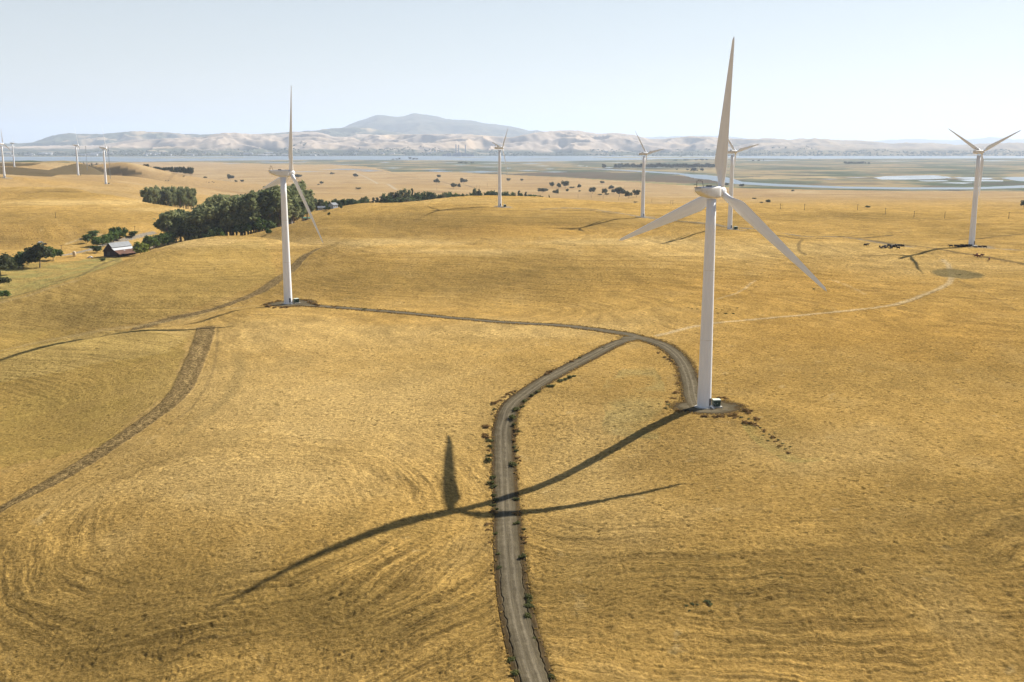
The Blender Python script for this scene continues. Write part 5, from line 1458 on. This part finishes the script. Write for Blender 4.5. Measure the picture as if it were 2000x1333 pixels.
def slab(name, p0, p1, mat, parent, x0, x1, th=0.18):
    d = Vector((0, p1[0] - p0[0], p1[1] - p0[1])).normalized(); n = Vector((0, -d.z, d.y)); n = n if n.z > 0 else -n
    a = Vector((0, *p0)) + n * .06; b = Vector((0, *p1)) + n * .06
    bm = bmesh.new()
    ring = [a, b, b + n * th, a + n * th]
    bm_loft(bm, [[(x0, v.y, v.z) for v in ring], [(x1, v.y, v.z) for v in ring]])
    return bm_obj(name, bm, mat, parent)


tag(slab('upper_roof', (0, 10.85), (-3.6, 7.25), M_GALV, barn, -Lb / 2 - .7, Lb / 2 + .7), 'ribbed grey metal upper roof')
slab('back_roof', (0, 10.85), (7.1, 3.7), M_GALV, barn, -Lb / 2 - .7, Lb / 2 + .7)
tag(slab('middle_roof', (-3.2, 6.75), (-5.9, 5.0), M_WROOF, barn, -Lb / 2 - .6, Lb / 2 + .6), 'white painted middle roof strip')
tag(slab('lower_roof', (-5.9, 4.82), (-11.6, 1.9), M_RUST, barn, -Lb / 2 - .6, Lb / 2 + .6), 'rust red lower roof')
slab('roof_patch', (-6.2, 4.80), (-9.3, 2.82), M_WROOF, barn, -1.2, -.4); slab('roof_patch', (-7.4, 4.05), (-8.9, 3.10), M_WROOF, barn, 5.5, 8.2)
bm = bmesh.new(); bm_box(bm, (-Lb / 2 - .08, 1.0, 2.0), (.12, 3.2, 4.0), .03); bm_obj('door', bm, M_DOOR, barn)
bm = bmesh.new()
for x in (-8, -4, 0, 4, 8): bm_box(bm, (x, -9.0, .8), (.3, .3, 3.2))
bm_obj('lean_to_post', bm, M_BARN, barn)

house('shed', hitx(250, 0, 900), math.radians(70), 16, 9, 3.0, 2.0, M_WALLT, M_ROOFG, 'low shed with dark slate roof behind the barn', cat='shed', door=(0, -1, 2.2, 2.3))
house('shed', hitx(289, 0, 850), math.radians(75), 9, 6, 2.6, 1.2, M_WALLB, M_GALV, 'grey metal roofed shed peeking over the hill right of the barn', cat='shed', windows=((2, -1),))
house('trailer', hitx(366, 0, 965), math.radians(10), 8, 3, 2.4, 0.5, M_WALLW, M_WROOF, 'small white trailer roof at the foot of the eucalyptus grove', cat='trailer', windows=((0, -1), (2.4, -1)))
house('house', hitx(569, 412, 1130), math.radians(8), 12, 8, 3.0, 1.6, M_WALLB, M_WALLB, 'long pale blue house partly behind the left turbine tower', windows=((-3, -1), (1, -1), (4, -1)), door=(-.9, -1, 1, 2.1))
house('house', hitx(563, 417, 1090), math.radians(-10), 9, 6, 2.2, 1.3, M_WALLW, M_WROOF, 'white roofed small house just right of the left turbine tower', windows=((2, -1),))
house('shed', hitx(598, 419, 1080), math.radians(5), 9, 5, 2.3, 0.9, M_WALLT, M_ROOFGR, 'low shed with green roof under the lowered turbine blade', cat='shed', door=(0, -1, 2, 2))
house('house', hitx(628, 412, 1180), math.radians(12), 8, 7, 2.6, 1.6, M_WALLB, M_ROOFG, 'grey blue house with dark roof among small trees', windows=((-2, -1), (2, -1)))
house('house', hitx(651, 413, 1150), math.radians(60), 8, 7, 4.0, 2.2, M_WALLB, M_GALV, 'grey two storey gabled house at the edge of the golden hill', windows=((-2, -1), (2, -1)), door=(0, 1, 1.2, 2.1))
house('shed', hitx(771, 399, 1390), math.radians(3), 18, 9, 3.4, 0.7, M_WALLW, M_ROOFG, 'long open fronted shed with flat pale roof among parked cars', cat='shed', open_front=True)
house('house', hitx(737, 399, 1400), math.radians(10), 8, 6, 2.8, 1.2, M_WALLB, M_ROOFG, 'small grey house left of the long open fronted shed', windows=((0, -1),))
house('shed', hitx(718, 402, 1370), math.radians(10), 5, 4, 2.6, 1.0, M_WALLW, M_WROOF, 'tiny white shed at the left end of the tree line', cat='shed', windows=((0, -1),))
house('shed', hitx(829, 397, 1330), math.radians(62), 9, 11, 3.6, 2.2, M_WALLW, M_WROOF, 'white roofed barn with open dark gable in the gap of the tree line', cat='shed', door=(0, -1, 3, 2.6))
house('barn', hitx(941, 373, 2020), math.radians(-12), 20, 11, 3.6, 2.8, M_BARN, M_ROOFBR, 'far brown roofed barn beyond the tree line on the plain', cat='barn', door=(4, -1, 3, 2.8))

# cars by the long shed


def make_car(paint):
    root = empty('parked_car', cat='car', group='cars parked by the long shed')
    bm = bmesh.new()
    prof = [(-2.2, .45), (-2.15, .85), (-1.5, .95), (-.9, 1.45), (.9, 1.48), (1.6, 1.0), (2.2, .9), (2.25, .45)]
    bm_loft(bm, [[(x, y, z) for x, z in prof] for y in (-.85, .85)])
    body = bm_obj('body', bm, paint, root)
    bm = bmesh.new()
    gp = [(-1.0, 1.0), (-.75, 1.38), (.8, 1.40), (1.25, 1.0)]
    bm_loft(bm, [[(x, y, z) for x, z in gp] for y in (-.875, .875)]); bm_obj('window', bm, M_GLASS, body)
    for x in (-1.4, 1.4):
        for y in (-.8, .8):
            bm = bmesh.new(); bm_lathe(bm, [(.2, -.12), (.34, -.12), (.34, .12), (.2, .12)], 16, 'Y', (x, y, .34)); bm_obj('wheel', bm, M_TYRE, root)
    return root


carp = [make_car(M_CARW), make_car(M_CARD)]
for i, (px, py, rz) in enumerate([(764, 398.5, .2), (775, 399, .3), (779, 397.5, .1), (757, 399.5, -.2), (746, 399, .1), (750, 397, 1.2), (726, 399.5, .4), (783, 399.5, 1.0), (768, 400, 0.1)]):
    P = hitx(px, py, 1350 + 12 * (i % 3) - 20)
    dark = i % 2
    c = carp[dark] if i < 2 else copy_tree(carp[dark], (0, 0, 0), 0)
    c.location = P; c.rotation_euler = (0, 0, rz)
    c['label'] = 'dark parked car in the yard in front of the long open shed' if dark else 'white parked car in the yard in front of the long open shed'
c = copy_tree(carp[0], hit(176, 504.5), .15, label='white car parked on the grass left of the barn'); del c['group']
c = copy_tree(carp[1], hit(87, 478), .6, label='dark car standing on the track on the hillside at left'); del c['group']
c = copy_tree(carp[0], hit(79, 475), .9, label='pale car standing above the dark car on the hillside at left'); del c['group']

q = hit(145.5, 502)
tank = empty('water_tank', q, 0, 'small tan water tank with domed top beside the lane', 'tank')
bm = bmesh.new(); bm_lathe(bm, [(1.3, 0.9), (1.35, 1.0), (1.35, 3.6), (1.1, 4.2), (.5, 4.6), (.05, 4.7)], 24); bm_obj('barrel', bm, M_TANK, tank, True)
for k in range(4):
    a = .6 + 1.571 * k; bm = bmesh.new(); bm_box(bm, (1.05 * math.cos(a), 1.05 * math.sin(a), .2), (.2, .2, 1.6)); bm_obj('leg', bm, M_POLE, tank)

# ------------------------------------------------------------------ power poles


def make_pole():
    root = empty('power_pole', cat='utility pole', group='wooden power poles')
    bm = bmesh.new(); bm_tube(bm, [(0, 0, -.8), (0, 0, 11)], [.22, .15], 8); bm_obj('post', bm, M_POLE, root)
    bm = bmesh.new(); bm_box(bm, (0, 0, 10.2), (2.6, .16, .2)); arm = bm_obj('crossarm', bm, M_POLE, root)
    for x in (-1.2, -.4, .4, 1.2):
        bm = bmesh.new(); bm_lathe(bm, [(.05, 10.3), (.09, 10.4), (.05, 10.6)], 8, 'Z', (x, 0, 0)); bm_obj('insulator', bm, M_STEEL, arm)
    return root


pole0 = make_pole()
PL = 'wooden power pole in the line across the dry plain'
for i, (px, py, hp, lab) in enumerate([(1129, 387.5, 7, PL), (1155, 387.5, 6, PL), (1178, 388.5, 7, PL), (1208, 392, 7, PL), (1273, 396, 7, PL), (1310, 400, 7, PL), (1314, 400, 7, PL), (1524, 409.5, 6.5, PL), (1571, 411, 6.5, PL), (1675, 411, 6, PL), (1729, 419, 6, PL), (1785, 425, 13, PL), (1845, 427, 13, PL), (1970, 428, 9, PL), (1220, 369, 6, PL), (952, 366, 7, PL), (931, 366, 5, PL), (937, 367, 5, PL), (853, 372, 5, PL), (120.7, 496, 17, 'wooden power pole beside the lane right of the spreading oak'), (263.5, 454, 12, 'wooden power pole above the round bush left of the grove'), (109, 427, 3, 'short pole on the hillside left')]):
    P = hit(px, py)
    o = pole0 if i == 0 else copy_tree(pole0, (0, 0, 0), 0)
    s = min(1.6, max(.5, hp * P[1] / F / 11))
    o.location = P; o.scale = (max(s, .9), max(s, .9), s); o.rotation_euler = (0, 0, 0.2); o['label'] = lab

# ------------------------------------------------------------------ cattle


def make_cow(mat, lying=False):
    root = empty('cow', cat='cow', group='cattle on the right hillside')
    bm = bmesh.new()
    z = 0.55 if lying else 1.0
    rings = []
    for x, w, h, cz in [(-1.05, .16, .2, .05), (-.98, .5, .62, .0), (-.6, .62, .78, -.02), (0, .70, .88, -.06), (.5, .62, .82, -.04), (.8, .46, .66, .02), (1.05, .30, .42, .14), (1.3, .24, .32, .22), (1.45, .26, .30, .20), (1.6, .22, .24, .10), (1.78, .14, .15, -.02), (1.82, .04, .05, -.04)]:
        rings.append([(x, w / 2 * math.cos(2 * math.pi * k / 12), z + cz + h / 2 * math.sin(2 * math.pi * k / 12)) for k in range(12)])
    bm_loft(bm, rings)
    for x, y in ((-.8, .2), (-.8, -.2), (.6, .18), (.6, -.18)):
        if lying: bm_tube(bm, [(x, y, z - .2), (x + .15, y * 2, .16), (x + .6, y * 2.2, .08)], [.16, .10, .06], 7)
        else:
            b = -.12 if x < 0 else .04
            bm_tube(bm, [(x, y, z - .15), (x - b * .3, y, .62), (x + b, y, .42), (x + b * .5, y, .08), (x + b * .5 + .04, y, 0)], [.17, .12, .075, .06, .075], 7)
    for s in (-1, 1): bm_tube(bm, [(1.38, s * .1, z + .33), (1.34, s * .28, z + .34)], [.05, .03], 5)
    bm_tube(bm, [(-1.03, 0, z + .1), (-1.15, 0, z - .2), (-1.12, 0, z - .6)], [.04, .03, .05], 5)
    bm_obj('body', bm, mat, root, True)
    return root


cows = [make_cow(M_COW), make_cow(M_COW, True), make_cow(M_COWR)]
cpos = [(1690, 481), (1694, 480.5)] + [(1719 + 2.9 * i + random.uniform(-1, 1), 484.5 - .22 * i * .5 + random.uniform(-1.6, 1.2)) for i in range(12)] + [(1745, 483), (1749, 481.5), (1754, 482.5), (1757, 480.6), (1761, 481.8), (1765, 483), (1754, 487), (1741, 485.5), (1736, 482)]
cpos2 = [(1857, 483.5)] + [(1867 + 2.6 * i, 483.6 - .12 * i + random.uniform(-.7, .7)) for i in range(12)] + [(1905, 484.5), (1913.5, 483.5), (1923, 485)]
used = [0, 0, 0]
for grp, pos, lab in ((0, cpos, 'black cow in the herd resting on the golden slope'), (1, cpos2, 'black cow in the herd lying in front of the right hand turbine tower'), (2, [(1908, 500), (1906, 502.5), (1932, 508.5), (1911, 503.5), (1918, 501.5)], 'reddish brown cow by the fence below the right hand turbine')):
    for px, py in pos:
        k = 2 if grp == 2 else random.choice((0, 0, 1))
        P = hit(px, py)
        rz = random.uniform(0, 6.28)
        if not used[k]: used[k] = 1; o = cows[k]; o.location = P; o.rotation_euler = (0, 0, rz)
        else: o = copy_tree(cows[k], tuple(P), rz)
        o['label'] = lab; o['group'] = ('cattle on the golden slope', 'cattle at the foot of the right turbine', 'brown cattle by the fence')[grp]
for px, py in [(324, 354), (329, 354), (403, 357), (408, 357.5), (415, 356.5), (418, 357.5)]:
    o = copy_tree(cows[0], tuple(hit(px, py)), random.uniform(0, 6), (1.5, 1.5, 1.5), 'tiny dark cow grazing on the far golden hill', 'cattle on the far hill')

# ------------------------------------------------------------------ far shore: town, woodland, power station
_a, _t, _X, _Y, _Z, _D, _dep = TAN


def Zhill(px, Y):
    a = slope(px, 285)[0]
    i = int(np.clip(np.searchsorted(_a, a), 0, len(_a) - 1)); t = 1 - (_D - Y) / _dep
    j = int(np.clip(np.searchsorted(_t, t), 1, len(_t) - 1))
    f = (t - _t[j - 1]) / (_t[j] - _t[j - 1])
    return max(SEA, float(_Z[j - 1, i] * (1 - f) + _Z[j, i] * f))


qs, fs = [], []; nq = 0
g = np.random.default_rng(77)
cc, rr_ = [], []
for i in range(5200):
    px = g.uniform(-60, 2060); Y = 13850 + 1500 * g.random() ** 1.2
    if 600 < px < 1200: Y = 13850 + 1300 * g.random()
    if fbm(np.array([px / 40.0]), np.array([Y / 400.0]), 3)[0] < -0.15: continue
    cc.append((slope(px, 285)[0] * Y, Y, Zhill(px, Y) + 7)); rr_.append(g.uniform(11, 22))
q, f = leaf_cloud(cc, rr_, len(cc) * 7, 7.0, 78, 0.55, 0.3)
tag(link('shore_woodland', mesh_np('shore_woodland', q, f, L_FAR, smooth=False)), 'dark woodland along the far shore below the hills', kind='stuff')


M_TOWN = plain_mat('town_wall', (0.42, 0.42, 0.42), 0.8, 0.1, 0.05)


def make_ware(L, W, H, roof):
    root = empty('town_building', cat='building', group='buildings of the town on the far shore')
    bm = bmesh.new(); sec = [(-W / 2, -12), (W / 2, -12), (W / 2, H), (0, H * 1.2), (-W / 2, H)]
    bm_loft(bm, [[(-L / 2, y, z) for y, z in sec], [(L / 2, y, z) for y, z in sec]]); bm_obj('wall', bm, M_TOWN, root)
    bm = bmesh.new(); sec = [(-W / 2 - 1, H + .1), (0, H * 1.2 + .3), (W / 2 + 1, H + .1), (W / 2 + 1, H + 1), (0, H * 1.2 + 1.2), (-W / 2 - 1, H + 1)]
    bm_loft(bm, [[(-L / 2 - 1, y, z) for y, z in sec], [(L / 2 + 1, y, z) for y, z in sec]]); bm_obj('roof', bm, roof, root)
    return root


wares = [make_ware(60, 30, 9, M_TOWN), make_ware(110, 40, 9, M_WROOF), make_ware(35, 25, 9, M_GALV)]
wu = [0, 0, 0]
spots = [(g.uniform(0, 560), g.uniform(13900, 15200)) for _ in range(36)] + [(g.uniform(560, 900), g.uniform(13900, 14700)) for _ in range(10)] + [(g.uniform(1000, 1400), g.uniform(13900, 15000)) for _ in range(5)] + [(20, 13900), (50, 13900), (58, 13900), (150, 14100), (160, 14050), (170, 14080), (180, 14060), (283, 14000), (300, 14000), (330, 14100), (375, 14000), (505, 13950), (512, 13950), (530, 13960), (535, 13990), (560, 13980), (611, 13900), (640, 13950)]
for px, Y in spots:
    k = int(g.choice(3, p=[.4, .15, .45]))
    P = (slope(px, 285)[0] * Y, Y, Zhill(px, Y) + 6)
    rz = g.uniform(-.3, .3)
    s = g.uniform(.8, 1.3)
    if not wu[k]: wu[k] = 1; o = wares[k]; o.location = P; o.rotation_euler = (0, 0, rz)
    else: o = copy_tree(wares[k], P, rz, (s, s, s))
    o['label'] = ('pale warehouse of the town along the far shore below the hills', 'long white warehouse of the town along the far shore', 'small pale building of the town along the far shore')[k]

Y = 13700
P = np.array([slope(896, 285)[0] * Y, Y, SEA])
ps = empty('power_station', P, 0, 'distant grey power station with three tall chimneys on the far shore', 'power station')
bm = bmesh.new()
for x, w, h in [(-190, 50, 26), (-130, 60, 40), (-60, 50, 34), (0, 60, 42), (70, 50, 36), (120, 40, 30), (170, 60, 22)]: bm_box(bm, (x, random.uniform(-10, 10), h / 2 - 2), (w, 40, h + 4), 1.5)
bm_obj('boiler_hall', bm, plain_mat('power_station_cladding', (0.20, 0.22, 0.26), 0.8), ps)
for px, top in [(890.5, 282.5), (896, 283), (909, 283)]:
    h = slope(px, top)[1] * Y - SEA; x = (slope(px, 285)[0] - slope(896, 285)[0]) * Y
    bm = bmesh.new(); bm_lathe(bm, [(7, -3), (6, h * .5), (5, h), (3.5, h + .5)], 16, 'Z', (x, 0, 0)); bm_obj('chimney', bm, plain_mat('chimney_concrete', (0.16, 0.19, 0.24), 0.9), ps)

# templates that were never placed
for lst, us in ((TREES, _used),):
    for k in lst:
        for o, u in zip(lst[k], us[k]):
            if not u:
                for c in list(o.children): bpy.data.objects.remove(c)
                bpy.data.objects.remove(o)
